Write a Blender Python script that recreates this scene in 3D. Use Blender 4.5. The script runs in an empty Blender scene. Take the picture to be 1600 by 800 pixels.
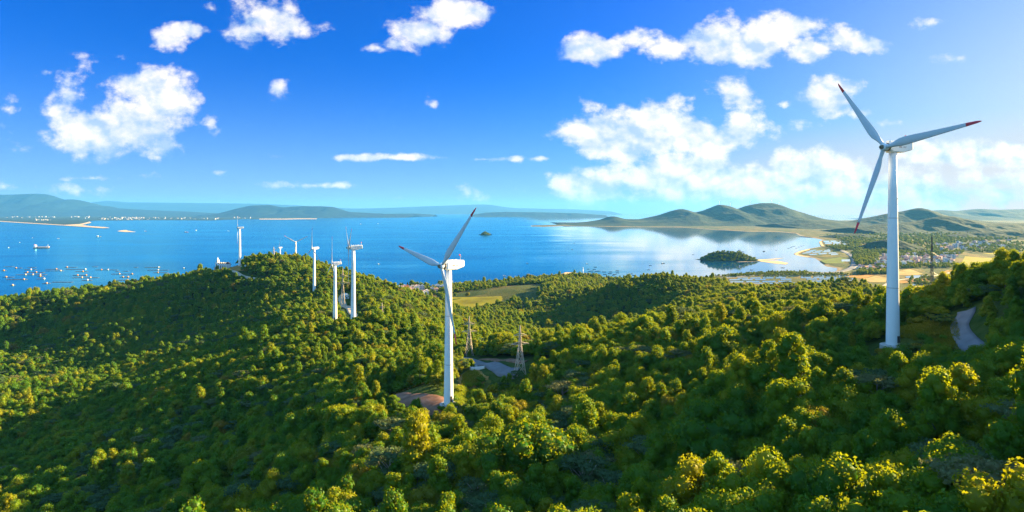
import bpy, bmesh, math, random
import numpy as np
from mathutils import Vector, Matrix

random.seed(7)
RNG = np.random.default_rng(7)
R = math.radians
SC = bpy.context.scene
COL = SC.collection

# ------------------------------------------------------------------ camera, sky, sun, exposure
F = 1600 * 21.0 / 36.0          # focal length in photograph pixels
HC = 180.0                      # height of the camera above the sea
HOR = 330.0                     # horizon row
cam_d = bpy.data.cameras.new('camera')
cam = bpy.data.objects.new('camera', cam_d)
COL.objects.link(cam)
cam.location = (0, 0, HC)
cam.rotation_euler = (R(90), 0, 0)
cam_d.lens = 21.0
cam_d.sensor_width = 36.0
cam_d.shift_y = -(400 - HOR) / 1600.0
cam_d.clip_start = 0.5
cam_d.clip_end = 200000
SC.camera = cam

SUN_AZ = 66.0                   # degrees from the view direction, towards the right
SUN_EL = 16.5
SUN_POWER = 5.0
SKY_STRENGTH = 0.05
EXPOSURE = 2.48
HAZE_DENSITY = 2.2e-5

SC.view_settings.view_transform = 'Standard'
SC.view_settings.look = 'None'
SC.view_settings.exposure = EXPOSURE
SC.view_settings.gamma = 1.0
SC.view_settings.use_curve_mapping = False
SC.cycles.use_denoising = True
SC.cycles.denoising_prefilter = 'NONE'
SC.cycles.max_bounces = 6
SC.cycles.diffuse_bounces = 3
SC.cycles.glossy_bounces = 2
SC.cycles.transmission_bounces = 3
SC.cycles.volume_bounces = 1
SC.cycles.transparent_max_bounces = 8
SC.cycles.sample_clamp_indirect = 6.0

sun_d = bpy.data.lights.new('sun', 'SUN')
sun_d.energy = SUN_POWER
sun_d.angle = R(0.5)
sun_d.color = (1.0, 0.74, 0.34)
sun = bpy.data.objects.new('sun', sun_d)
COL.objects.link(sun)
sun_dir = Vector((math.sin(R(SUN_AZ)) * math.cos(R(SUN_EL)), math.cos(R(SUN_AZ)) * math.cos(R(SUN_EL)), math.sin(R(SUN_EL))))
sun.rotation_euler = sun_dir.to_track_quat('Z', 'Y').to_euler()

# cloud puffs of the sky: direction given as (x, y, rx, ry, density) about the view axis
PUFFS = [
 # tall broken cloud at the left
 (235,135,50,36,1.0),(255,160,46,44,1.0),(200,190,55,38,1.0),(160,205,55,36,1.0),(240,195,50,36,.8),(120,215,40,34,.8),(85,225,30,26,.6),
 (112,150,26,46,.62),(100,185,30,40,.6),(18,176,18,18,.55),(6,195,18,22,.35),(72,112,11,8,.45),
 # top row
 (255,60,32,20,.62),(295,45,32,12,.5),(330,12,20,16,.5),(415,30,66,34,.62),(395,48,44,22,.55),(455,42,44,26,.5),(428,136,18,14,.5),
 (700,22,52,26,.95),(665,50,52,24,.9),(745,18,38,15,.8),(625,68,38,13,.6),(590,76,22,7,.45),
 (915,72,40,22,1.0),(945,78,36,20,.8),(990,62,44,16,.5),(1030,82,42,15,.5),
 (1130,62,48,30,1.1),(1180,66,50,32,1.1),(1150,80,64,22,1.0),(1250,42,40,18,.6),(1262,78,34,20,.8),(1320,62,46,18,.7),(1365,68,34,14,.55),
 (1450,37,30,9,.6),(1497,91,30,10,.5),
 (1145,142,36,26,.6),(1160,155,26,18,.45),(1290,146,44,28,.9),(1325,136,28,18,.6),(1396,192,20,10,.6),(1228,162,14,8,.4),(1252,192,16,8,.3),
 # broad middle cloud at the right
 (1020,200,78,38,1.05),(960,205,72,34,.9),(910,212,50,30,.7),(1090,212,60,30,.95),(1150,205,48,26,.85),(1000,230,110,22,.7),
 # bank of cumulus above the horizon
 (905,292,42,30,.95),(945,284,38,28,.95),(1000,285,40,26,.8),(1050,272,52,36,1.15),(1110,260,30,34,1.15),(1085,285,70,34,1.1),(1150,285,60,30,1.1),(1200,288,50,26,1.0),(1240,268,36,30,1.1),
 (1290,266,46,36,1.2),(1330,285,56,36,1.1),(1380,292,70,34,.9),(1450,300,80,30,.7),(1430,236,50,18,.7),(1500,238,60,22,.7),(1580,246,60,22,.6),(1550,282,90,16,.65),
 (1200,306,330,18,.72),(1540,302,130,22,.6),
 # streaks
 (595,246,100,5,.5),(760,249,60,4,.33),(490,290,70,5,.33),(840,248,18,4,.5),(140,279,60,4,.33),(360,268,40,4,.25),(60,296,110,9,.33),(215,274,30,5,.3),(380,192,16,10,.3),(325,195,22,14,.35),(800,315,16,6,.35),(1340,175,14,6,.3),(675,166,10,10,.25),
]

def build_world():
    w = bpy.data.worlds.new('World')
    SC.world = w
    w.use_nodes = True
    nt = w.node_tree
    N, L = nt.nodes, nt.links
    N.clear()
    def node(t, **k):
        n = N.new(t)
        for a, b in k.items():
            setattr(n, a, b)
        return n
    def lk(a, b):
        L.new(a, b)
    def math_(op, a, b=None, c=None, clamp=False):
        n = node('ShaderNodeMath', operation=op, use_clamp=clamp)
        for i, v in enumerate((a, b, c)):
            if v is None: continue
            if isinstance(v, (int, float)): n.inputs[i].default_value = v
            else: lk(v, n.inputs[i])
        return n.outputs[0]
    def vmath(op, a, b=None, c=None):
        n = node('ShaderNodeVectorMath', operation=op)
        for i, v in enumerate((a, b, c)):
            if v is None: continue
            if isinstance(v, (tuple, list)): n.inputs[i].default_value = v
            else: lk(v, n.inputs[i])
        return n
    def mix(f, a, b):
        n = node('ShaderNodeMix', data_type='RGBA')
        if isinstance(f, (int, float)): n.inputs['Factor'].default_value = f
        else: lk(f, n.inputs['Factor'])
        for nm, v in (('A', a), ('B', b)):
            s = [i for i in n.inputs if i.name == nm and i.type == 'RGBA'][0]
            if isinstance(v, (tuple, list)): s.default_value = v
            else: lk(v, s)
        return [o for o in n.outputs if o.type == 'RGBA'][0]
    def smooth(v, a, b):
        n = node('ShaderNodeMapRange', interpolation_type='SMOOTHSTEP')
        lk(v, n.inputs[0])
        n.inputs[1].default_value = a; n.inputs[2].default_value = b
        return n.outputs[0]
    sky = node('ShaderNodeTexSky', sky_type='NISHITA', sun_disc=False)
    sky.sun_elevation = R(SUN_EL)
    sky.sun_rotation = R(SUN_AZ)
    sky.altitude = 200
    sky.air_density = 1.0
    sky.dust_density = 0.5
    sky.ozone_density = 3.0
    hs = node('ShaderNodeHueSaturation')
    hs.inputs['Saturation'].default_value = 1.45
    hs.inputs['Value'].default_value = 1.0
    grade = vmath('MULTIPLY', sky.outputs[0], (.01, .262, .80))
    lk(grade.outputs[0], hs.inputs['Color'])
    tc = node('ShaderNodeTexCoord')
    sep = node('ShaderNodeSeparateXYZ')
    lk(tc.outputs['Generated'], sep.inputs[0])
    dy = math_('MAXIMUM', sep.outputs[1], 0.05)
    u = math_('DIVIDE', sep.outputs[0], dy)
    v = math_('DIVIDE', sep.outputs[2], dy)
    comb = node('ShaderNodeCombineXYZ')
    lk(u, comb.inputs[0]); lk(v, comb.inputs[1])
    uv = comb.outputs[0]
    def noise(scale, off, det=7, rough=.58, lac=2.1, dist=0.0):
        m = vmath('MULTIPLY_ADD', uv, (1.0, 1.35, 1.0), off)
        n = node('ShaderNodeTexNoise')
        n.inputs['Scale'].default_value = scale
        n.inputs['Detail'].default_value = det
        n.inputs['Roughness'].default_value = rough
        n.inputs['Lacunarity'].default_value = lac
        n.inputs['Distortion'].default_value = dist
        lk(m.outputs[0], n.inputs['Vector'])
        return n.outputs[0]
    cur = tilt = None
    for cx, cy, rx, ry, wt in PUFFS:
        cu, cv = (cx - 800) / F, (HOR - cy) / F
        iu, iv = F / (rx * 1.45), F / (ry * 1.45)
        m = vmath('MULTIPLY_ADD', uv, (iu, iv, 0), (-cu * iu, -cv * iv, 0))
        l = vmath('LENGTH', m.outputs[0]).outputs['Value']
        val = math_('MULTIPLY_ADD', l, -wt, wt)
        cur = val if cur is None else math_('MAXIMUM', cur, val)
        # the same puff weighted towards its upper right: tells tops from bases
        v2_ = math_('ADD', val, vmath('DOT_PRODUCT', m.outputs[0], (.22 * wt, .5 * wt, 0)).outputs['Value'])
        tilt = v2_ if tilt is None else math_('MAXIMUM', tilt, v2_)
    def puffs(scale, off):
        m = vmath('MULTIPLY_ADD', uv, (1.0, 1.15, 1.0), off)
        n0 = node('ShaderNodeTexNoise'); n0.inputs['Scale'].default_value = scale * 1.6; n0.inputs['Detail'].default_value = 4
        lk(m.outputs[0], n0.inputs['Vector'])
        w2 = vmath('MULTIPLY_ADD', n0.outputs['Color'], (.022, .022, .022), m.outputs[0])
        vo = node('ShaderNodeTexVoronoi', feature='F1'); vo.inputs['Scale'].default_value = scale
        vo.inputs['Detail'].default_value = 2.0; vo.inputs['Roughness'].default_value = .55
        lk(w2.outputs[0], vo.inputs['Vector'])
        return vo.outputs['Distance']
    sh = (-0.008, -0.012, 0)
    top = math_('SUBTRACT', tilt, cur)
    n1 = noise(12.0, (0, 0, 0), 9, .56)
    n2 = noise(12.0, tuple(2.0 * q for q in sh), 4, .56)
    v1 = puffs(20.0, (0, 0, 0)); v2 = puffs(20.0, sh)
    n3 = noise(60.0, (3.1, 1.7, 0), 6, .65)
    cur = math_('MAXIMUM', cur, -0.8)
    wob = math_('MULTIPLY_ADD', n1, 1.7, -0.83)
    wob = math_('ADD', wob, math_('MULTIPLY_ADD', n3, .40, -.20))
    wob = math_('ADD', wob, math_('MULTIPLY_ADD', v1, -.26, .13))
    dens = math_('ADD', cur, wob)
    alpha = smooth(dens, 0.0, 0.40)
    core = smooth(dens, 0.1, 0.9)
    alpha = math_('MULTIPLY', alpha, math_('MULTIPLY_ADD', core, 0.2, 0.8))
    # light from above and the right: the same shapes a step towards the sun
    lit = math_('MULTIPLY_ADD', math_('SUBTRACT', n1, n2), 2.9, 0.50)
    lit = math_('ADD', lit, math_('MULTIPLY', math_('SUBTRACT', v2, v1), .8))
    lit = math_('ADD', lit, math_('MULTIPLY', top, 1.5))
    lit = math_('ADD', lit, math_('MULTIPLY', core, 0.10), clamp=True)
    ccol = mix(lit, (2.0, 2.6, 3.5, 1), (4.5, 4.2, 3.9, 1))
    skyc = vmath('MINIMUM', hs.outputs[0], (2.9, 3.0, 3.9)).outputs[0]
    # paler air low over the horizon
    low = math_('POWER', math_('SUBTRACT', 1.0, math_('MULTIPLY', math_('ABSOLUTE', sep.outputs[2]), 3.6), clamp=True), 2.5)
    skyc = mix(math_('MULTIPLY', low, .70), skyc, (2.0, 2.7, 3.2, 1))
    # pale glow of the air towards the sun
    dt = vmath('DOT_PRODUCT', tc.outputs['Generated'], tuple(sun_dir)).outputs['Value']
    dt = math_('POWER', math_('MAXIMUM', dt, 0.0), 6.0)
    up = math_('MULTIPLY_ADD', math_('ABSOLUTE', sep.outputs[2]), -2.6, 1.15, clamp=True)
    skyc = mix(math_('MULTIPLY', math_('MULTIPLY', dt, 1.5), up, clamp=True), skyc, (3.15, 3.1, 3.35, 1))
    # bright mist low on the sunny side
    side = math_('MULTIPLY', smooth(u, 0.14, 0.55), math_('POWER', math_('SUBTRACT', 1.0, math_('MULTIPLY', math_('ABSOLUTE', sep.outputs[2]), 7.5), clamp=True), 1.2))
    skyc = mix(math_('MULTIPLY', side, .92), skyc, (4.0, 2.5, 1.9, 1))
    # bright blue cloud cover, unseen overhead and behind, added to fill the shade
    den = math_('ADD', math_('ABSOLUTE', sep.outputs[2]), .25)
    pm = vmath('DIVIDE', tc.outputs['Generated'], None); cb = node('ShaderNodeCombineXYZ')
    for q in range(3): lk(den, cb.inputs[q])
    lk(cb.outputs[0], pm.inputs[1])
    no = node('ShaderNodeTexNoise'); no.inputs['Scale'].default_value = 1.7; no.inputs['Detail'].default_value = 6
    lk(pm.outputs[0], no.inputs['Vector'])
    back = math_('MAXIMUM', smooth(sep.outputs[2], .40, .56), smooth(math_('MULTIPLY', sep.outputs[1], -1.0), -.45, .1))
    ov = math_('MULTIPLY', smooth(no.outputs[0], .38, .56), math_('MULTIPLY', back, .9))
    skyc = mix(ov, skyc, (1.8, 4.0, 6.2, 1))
    skyc = mix(alpha, skyc, ccol)
    # only where there is sky
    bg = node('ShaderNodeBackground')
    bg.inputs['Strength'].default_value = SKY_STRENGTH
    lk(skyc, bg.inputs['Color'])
    out = node('ShaderNodeOutputWorld')
    lk(bg.outputs[0], out.inputs['Surface'])
    w.cycles.sampling_method = 'MANUAL'
    w.cycles.sample_map_resolution = 512
build_world()

# ------------------------------------------------------------------ helpers
def tag(o, label=None, cat=None, group=None, kind=None):
    if label: o['label'] = label
    if cat: o['category'] = cat
    if group: o['group'] = group
    if kind: o['kind'] = kind
    return o

def empty(name, loc=(0, 0, 0), rz=0.0):
    o = bpy.data.objects.new(name, None)
    o.empty_display_size = 1.0
    o.location = loc
    o.rotation_euler = (0, 0, rz)
    COL.objects.link(o)
    return o

def at(px, py, Y):
    return Vector(((px - 800) / F * Y, Y, HC - (py - HOR) / F * Y))

def sea(px, py, z=0.0):
    Y = F * (HC - z) / (py - HOR)
    return Vector(((px - 800) / F * Y, Y, z))

def mesh_np(name, V, faces, mats, parent=None, mi=None, smooth=False):
    """V (n,3); faces: list of index arrays (k,3) or (k,4)"""
    me = bpy.data.meshes.new(name)
    V = np.asarray(V, dtype=np.float32)
    me.vertices.add(len(V))
    me.vertices.foreach_set('co', V.ravel())
    loops, starts, tot = [], [], 0
    for f in faces:
        f = np.asarray(f, dtype=np.int32)
        if len(f) == 0: continue
        k = f.shape[1]
        loops.append(f.ravel())
        starts.append(tot + np.arange(len(f)) * k)
        tot += f.size
    loops = np.concatenate(loops); starts = np.concatenate(starts)
    me.loops.add(len(loops))
    me.loops.foreach_set('vertex_index', loops)
    me.polygons.add(len(starts))
    me.polygons.foreach_set('loop_start', starts.astype(np.int32))
    if mi is not None:
        me.polygons.foreach_set('material_index', np.asarray(mi, dtype=np.int32))
    if smooth:
        me.polygons.foreach_set('use_smooth', np.ones(len(starts), dtype=bool))
    me.update(calc_edges=True)
    me.validate()
    for m in (mats if isinstance(mats, (list, tuple)) else [mats]):
        me.materials.append(m)
    o = bpy.data.objects.new(name, me)
    COL.objects.link(o)
    if parent: o.parent = parent
    return o

class MB:
    """collects simple solids and links them as one mesh object"""
    def __init__(self):
        self.bm = bmesh.new()
        self.mi = 0
    def _new(self, fs):
        for f in fs: f.material_index = self.mi
    def quad(self, pts):
        f = self.bm.faces.new([self.bm.verts.new(p) for p in pts])
        self._new([f])
    def loft(self, rings, cap=True, smooth=False):
        vs = [[self.bm.verts.new(p) for p in r] for r in rings]
        fs = []
        n = len(vs[0])
        for a, b in zip(vs[:-1], vs[1:]):
            for i in range(n):
                j = (i + 1) % n
                f = self.bm.faces.new((a[i], a[j], b[j], b[i])); f.smooth = smooth
                fs.append(f)
        if cap:
            fs.append(self.bm.faces.new(list(reversed(vs[0]))))
            fs.append(self.bm.faces.new(vs[-1]))
        self._new(fs)
    def box(self, c, s, rz=0.0, taper=1.0):
        c = Vector(c); hx, hy, hz = s[0] / 2, s[1] / 2, s[2] / 2
        m = Matrix.Rotation(rz, 3, 'Z')
        lo = [c + m @ Vector((x * hx, y * hy, -hz)) for x, y in ((-1, -1), (1, -1), (1, 1), (-1, 1))]
        hi = [c + m @ Vector((x * hx * taper, y * hy * taper, hz)) for x, y in ((-1, -1), (1, -1), (1, 1), (-1, 1))]
        self.loft([lo, hi])
    def bar(self, a, b, w):
        a, b = Vector(a), Vector(b)
        d = (b - a)
        if d.length < 1e-6: return
        z = d.normalized()
        x = z.orthogonal().normalized(); y = z.cross(x)
        r = [(x * sx + y * sy) * w / 2 for sx, sy in ((-1, -1), (1, -1), (1, 1), (-1, 1))]
        self.loft([[a + q for q in r], [b + q for q in r]])
    def tube(self, pts_r, n=12, axis=None, smooth=True, cap=True):
        """pts_r: list of (point, radius) along roughly one direction"""
        P = [Vector(p) for p, _ in pts_r]
        rings = []
        for i, (p, r) in enumerate(pts_r):
            d = (P[min(i + 1, len(P) - 1)] - P[max(i - 1, 0)]) if axis is None else Vector(axis)
            z = d.normalized()
            x = (Vector((1, 0, 0)) if abs(z.x) < 0.9 else Vector((0, 1, 0))); x = (x - z * x.dot(z)).normalized()
            y = z.cross(x)
            rings.append([Vector(p) + (x * math.cos(2 * math.pi * k / n) + y * math.sin(2 * math.pi * k / n)) * r for k in range(n)])
        self.loft(rings, cap=cap, smooth=smooth)
    def ball(self, c, r, sub=1, sq=(1, 1, 1)):
        res = bmesh.ops.create_icosphere(self.bm, subdivisions=sub, radius=1.0)
        for v in res['verts']:
            v.co = Vector(c) + Vector((v.co.x * r * sq[0], v.co.y * r * sq[1], v.co.z * r * sq[2]))
        fs = {f for v in res['verts'] for f in v.link_faces}
        for f in fs: f.smooth = True
        self._new(fs)
    def build(self, name, mats, parent=None, loc=None):
        me = bpy.data.meshes.new(name)
        bmesh.ops.recalc_face_normals(self.bm, faces=self.bm.faces[:])
        self.bm.to_mesh(me); self.bm.free()
        for m in (mats if isinstance(mats, (list, tuple)) else [mats]):
            me.materials.append(m)
        o = bpy.data.objects.new(name, me)
        COL.objects.link(o)
        if parent: o.parent = parent
        if loc is not None: o.location = loc
        return o

def copy_tree(o, parent=None):
    c = o.copy(); COL.objects.link(c)
    if parent is not None: c.parent = parent
    for ch in list(o.children): copy_tree(ch, c)
    return c

# ------------------------------------------------------------------ materials
def nmat(name):
    m = bpy.data.materials.new(name)
    m.use_nodes = True
    nt = m.node_tree
    b = nt.nodes['Principled BSDF']
    return m, nt, b

def plain(name, col, rough=.6, var=.12, scale=3.0, spec=.3, metal=0.0, coord='Object', bump=0.0):
    m, nt, b = nmat(name)
    tc = nt.nodes.new('ShaderNodeTexCoord')
    n = nt.nodes.new('ShaderNodeTexNoise')
    n.inputs['Scale'].default_value = scale; n.inputs['Detail'].default_value = 5
    nt.links.new(tc.outputs[coord], n.inputs['Vector'])
    r = nt.nodes.new('ShaderNodeValToRGB')
    r.color_ramp.elements[0].position = .3; r.color_ramp.elements[1].position = .7
    r.color_ramp.elements[0].color = tuple(c * (1 - var) for c in col) + (1,)
    r.color_ramp.elements[1].color = tuple(min(1, c * (1 + var)) for c in col) + (1,)
    nt.links.new(n.outputs[0], r.inputs[0])
    nt.links.new(r.outputs[0], b.inputs['Base Color'])
    b.inputs['Roughness'].default_value = rough
    b.inputs['Metallic'].default_value = metal
    b.inputs['Specular IOR Level'].default_value = spec
    if bump:
        bp = nt.nodes.new('ShaderNodeBump'); bp.inputs['Strength'].default_value = bump
        nt.links.new(n.outputs[0], bp.inputs['Height']); nt.links.new(bp.outputs[0], b.inputs['Normal'])
    return m

def ramp2(nt, src, stops):
    r = nt.nodes.new('ShaderNodeValToRGB')
    e = r.color_ramp.elements
    while len(e) < len(stops): e.new(0.5)
    for k, (p, c) in enumerate(stops):
        e[k].position = p; e[k].color = tuple(c) + (1,)
    nt.links.new(src, r.inputs[0])
    return r.outputs[0]

def leaf_mat(name, stops, trans=(.30, .32, .02), tw=.38):
    m, nt, b = nmat(name)
    N, L = nt.nodes, nt.links
    oi = N.new('ShaderNodeObjectInfo')
    geo = N.new('ShaderNodeNewGeometry')
    a = N.new('ShaderNodeMath'); a.operation = 'MULTIPLY_ADD'
    L.new(geo.outputs['Random Per Island'], a.inputs[0]); a.inputs[1].default_value = .35; a.inputs[2].default_value = -.17
    a2 = N.new('ShaderNodeMath'); a2.operation = 'ADD'; a2.use_clamp = True
    L.new(oi.outputs['Random'], a2.inputs[0]); L.new(a.outputs[0], a2.inputs[1])
    col = ramp2(nt, a2.outputs[0], stops)
    d = N.new('ShaderNodeBsdfDiffuse'); L.new(col, d.inputs[0])
    t = N.new('ShaderNodeBsdfTranslucent')
    mm = N.new('ShaderNodeMix'); mm.data_type = 'RGBA'; mm.blend_type = 'MIX'
    mm.inputs['Factor'].default_value = .55
    ins = [i for i in mm.inputs if i.type == 'RGBA']
    L.new(col, ins[0]); ins[1].default_value = tuple(trans) + (1,)
    L.new([o for o in mm.outputs if o.type == 'RGBA'][0], t.inputs[0])
    g = N.new('ShaderNodeBsdfGlossy'); g.inputs['Roughness'].default_value = .5; g.inputs['Color'].default_value = (.5, .5, .5, 1)
    x = N.new('ShaderNodeMixShader'); x.inputs[0].default_value = tw
    L.new(d.outputs[0], x.inputs[1]); L.new(t.outputs[0], x.inputs[2])
    x2 = N.new('ShaderNodeMixShader'); x2.inputs[0].default_value = .025
    L.new(x.outputs[0], x2.inputs[1]); L.new(g.outputs[0], x2.inputs[2])
    out = N['Material Output']
    N.remove(b)
    L.new(x2.outputs[0], out.inputs['Surface'])
    return m

M = {}
M['white'] = plain('white_paint', (.80, .80, .80), .35, .03, .4, .5)
M['blade'] = plain('blade_gelcoat', (.56, .59, .63), .35, .03, .3, .5)
M['red'] = plain('red_paint', (.70, .02, .045), .4, .1, 1.0, .5)
M['dark'] = plain('dark_metal', (.05, .045, .04), .5, .2, 3.0)
M['hub'] = plain('hub_cap_brown', (.22, .17, .10), .5, .25, 2.0)
M['letter'] = plain('lettering_brown', (.30, .16, .12), .6, .1)
M['emblem'] = plain('emblem_navy', (.01, .015, .08), .5, .1)
M['concrete'] = plain('concrete', (.42, .40, .37), .9, .15, .6)
M['steel'] = plain('galvanised_steel', (.52, .42, .32), .55, .12, 2.0, .4)
M['darksteel'] = plain('weathered_steel', (.10, .08, .08), .6, .2, 2.0, .4)
M['asphalt'] = plain('road_surface', (.17, .17, .18), .9, .15, .35, .2, bump=.1)
M['dirtroad'] = plain('pale_road', (.55, .42, .30), .95, .18, .3, .1)
M['dirt'] = plain('bare_earth', (.25, .13, .085), .95, .38, .25, .1, bump=.3)
M['drygrass'] = plain('dry_grass', (.30, .17, .045), .95, .4, .25, .1, bump=.5)
M['grass'] = plain('rough_grass', (.075, .085, .014), .95, .5, .22, .1, bump=.6)
M['sand'] = plain('sand', (.62, .42, .22), .95, .12, .05, .1)
M['bark'] = plain('bark', (.12, .10, .075), .9, .3, 4.0, .1, bump=.5)
M['deadwood'] = plain('pale_bark', (.32, .27, .22), .9, .3, 4.0, .1)
M['leaf'] = leaf_mat('leaves_green', [(0.0, (.026, .125, .004)), (.45, (.066, .185, .004)), (.8, (.140, .225, .003)), (1.0, (.24, .235, .003))], (.50, .46, .004), .44)
M['leafgrey'] = leaf_mat('leaves_grey', [(0.0, (.050, .110, .040)), (.6, (.085, .14, .050)), (1.0, (.15, .15, .055))], (.26, .26, .05), .28)
M['leafgold'] = leaf_mat('leaves_gold', [(0.0, (.11, .15, .005)), (.6, (.20, .19, .006)), (1.0, (.28, .17, .012))], (.50, .42, .01), .42)
M['leafbanana'] = leaf_mat('leaves_broad', [(0.0, (.06, .12, .015)), (1.0, (.16, .18, .02))], (.40, .38, .03), .45)

# ------------------------------------------------------------------ terrain height
CAN = 8.0
_cp = []
def G(px, py, Y, off=0.0):      # ground seen at a photograph point, at depth Y
    p = at(px, py, Y); _cp.append((p.x, p.y, p.z - off))
def C(px, py, Y): G(px, py, Y, CAN)
def Wp(x, y, z): _cp.append((x, y, z))

for a in [(0,800,232),(200,800,200),(400,800,168),(600,800,132),(800,800,124),(1000,800,110),(1200,800,90),(1400,800,77),(1600,800,72),
          (0,700,345),(200,700,290),(400,700,240),(600,700,180),(800,700,158),(1000,700,154),(1200,700,124),(1400,700,100),(1600,700,88),
          (0,625,440),(200,620,375),(400,620,312),(560,615,245),(850,600,230),(1000,600,200),(1150,600,172),(1300,598,150),(1450,590,126),(1600,560,128),
          (0,614,475),(100,606,465),(200,588,450),(300,563,440),(400,537,460),(480,512,480),
          (600,520,400),(640,545,350),(560,560,320),(620,590,270),(700,555,300),(640,500,520),(690,520,420),(600,470,640),(560,455,720),
          (100,582,612),(200,562,612),(300,538,600),(400,518,610),
          (0,540,735),(0,500,800),(0,467,900),(100,460,900),(200,447,900),(300,430,890),(430,404,860),(480,433,800),(530,440,750),
          (200,500,740),(300,480,760),(400,470,740),(450,482,660),(350,510,660),(500,470,690),
          (750,520,690),(850,520,715),(800,490,900),(900,480,960),(960,500,835),(700,480,950),(640,472,1050),(900,440,1300),
          (1045,437,900),(960,446,900),(900,465,1020),(1130,446,930),(1200,461,850),(1000,450,880),
          (1000,500,600),(1100,470,640),(1170,454,680),(1250,444,720),(1330,444,720),(1380,455,700),(1450,470,650),
          (1100,500,500),(1250,470,560),(1350,478,480),
          (830,535,330),(900,524,340),(1000,514,340),(1100,503,330),(1200,488,300),(1300,482,270),(1450,462,235),(1480,452,225),(1500,443,215),(1525,434,205),(1550,423,190),(1600,406,172),(1570,472,165),(600,652,200),(655,654,200),(700,652,198),(1240,648,122),(1285,643,124),(1330,648,122),(1397,558,172),(1440,562,165),(1360,562,172),(780,602,240),(740,607,240),(530,512,470)]:
    C(*a)
for a in [(700,632,216),(655,630,222),(735,600,240),(551,500,454),(523,499,520),(755,575,270),(812,572,262),(345,418,890),(374,415,885),(490,457,744),(540,485,600),
          (1397,538,189),(1395,520,205),(1430,515,188),(1510,515,180),(1500,492,188),(1508,484,190),(1530,540,165),(1285,624,136),(1195,580,165),(700,463,1180),(820,455,1160)]:
    G(*a)
for a in [(0,40,HC-52),(-100,40,HC-88),(100,40,HC-24),(200,60,HC-12),(0,-120,HC-45),(220,-120,HC-8),(-250,-100,HC-110),
          (155,110,HC-17),(150,80,HC-14),(205,160,HC-34),(200,60,HC-16),(230,150,HC-50),(300,60,HC-40),(300,130,HC-65),(240,225,HC-66),(270,215,HC-85),(260,280,HC-95),(330,220,HC-100),(420,200,HC-110),(215,270,HC-75),(350,400,HC-125),(500,320,HC-140),(700,300,HC-150),
          (-600,300,25),(-900,900,25),(-400,150,50),(-700,600,30),(-1000,500,10),
          (-320,1050,60),(-405,1000,80),(-430,1180,60),(-505,1300,52),(-600,1050,45),(-700,1100,5),(-860,1150,-15),(-450,1480,-15),(-600,1400,-15),(-250,1250,6),(-100,1350,5),
          (0,1400,5),(200,1350,5),(240,1180,8),(420,1180,4),(200,1500,3),(500,1400,3),(520,950,10),(700,1000,4),(900,900,4),(650,700,8),(900,600,6),(1200,800,4),(1000,1300,3),(1400,1100,3),
          (80,480,HC-108),(60,420,HC-98),(130,440,HC-92),(240,420,HC-88),(300,480,HC-105),(210,380,HC-80),
          (-900,1300,-30),(-1300,900,-10),(-1300,500,0),(400,1700,2),(800,1700,2),(0,1750,-20),(-400,1750,-30)]:
    Wp(*a)
_cp = np.array(_cp)
_S = 300.0
def _phi(r2):
    return 0.5 * r2 * np.log(r2 + 1e-12)
def _fit():
    P = _cp[:, :2] / _S; n = len(P)
    d2 = ((P[:, None] - P[None]) ** 2).sum(-1)
    A = np.zeros((n + 3, n + 3))
    A[:n, :n] = _phi(d2) + np.eye(n) * 2e-4
    A[:n, n] = 1; A[:n, n + 1:] = P
    A[n, :n] = 1; A[n + 1:, :n] = P.T
    b = np.zeros(n + 3); b[:n] = _cp[:, 2]
    return np.linalg.solve(A, b)
_wt = _fit()

# the shore of the near land, walked from the village round the bay and back inland
LAND = [sea(*p)[:2] for p in [(560,452),(600,450.5),(650,449),(690,447),(720,447),(745,446),(765,444),(800,438),(870,435.3),(885,433.3),(893,431.3),(876,428),(885,425.8),(902,427),(910,430.5),(925,434.3),
        (990,435),(1040,434),(1100,433),(1135,430),(1160,427.5),(1200,425.3),(1240,424.3),(1262,424),(1285,425.5),(1306,424.5),(1309,419),(1290,416.5),(1284,411),(1278,406.5),(1274,403.8),(1262,401.5),(1243,397.5),(1246,393.5),(1262,389),(1282,385.3),
        (1281,377),(1286,375),(1268,371),(1250,368.3),(1243,364.5),(1215,362.3),(1165,361.5),(1120,359),(1060,355),(1000,354.6),(930,353.8),(880,353.2),(850,354.4),(828,353.6),(830,352.4),(880,350.8),(900,349),(960,346),(1290,345),(1330,344),(1560,343)]]
LAND += [Vector(p) for p in [(15000, 12500), (15000, 3000), (3000, 600), (900, -100), (-60, 300), (-160, 1000), (-260, 1250)]]
LAND = np.array([[p[0], p[1]] for p in LAND])

def poly_dist(poly, X, Y):
    """signed distance to a polygon, positive inside"""
    d2 = np.full(X.shape, 1e18); ins = np.zeros(X.shape, bool)
    n = len(poly)
    for i in range(n):
        ax, ay = poly[i]; bx, by = poly[(i + 1) % n]
        ex, ey = bx - ax, by - ay
        t = np.clip(((X - ax) * ex + (Y - ay) * ey) / (ex * ex + ey * ey + 1e-9), 0, 1)
        d2 = np.minimum(d2, (X - ax - t * ex) ** 2 + (Y - ay - t * ey) ** 2)
        c = (ay > Y) != (by > Y)
        with np.errstate(divide='ignore', invalid='ignore'):
            xi = ax + (Y - ay) * ex / (ey if ey != 0 else 1e-9)
        ins ^= c & (X < xi)
    d = np.sqrt(d2)
    return np.where(ins, d, -d)

def sstep(x, a, b):
    t = np.clip((x - a) / (b - a), 0, 1)
    return t * t * (3 - 2 * t)

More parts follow.
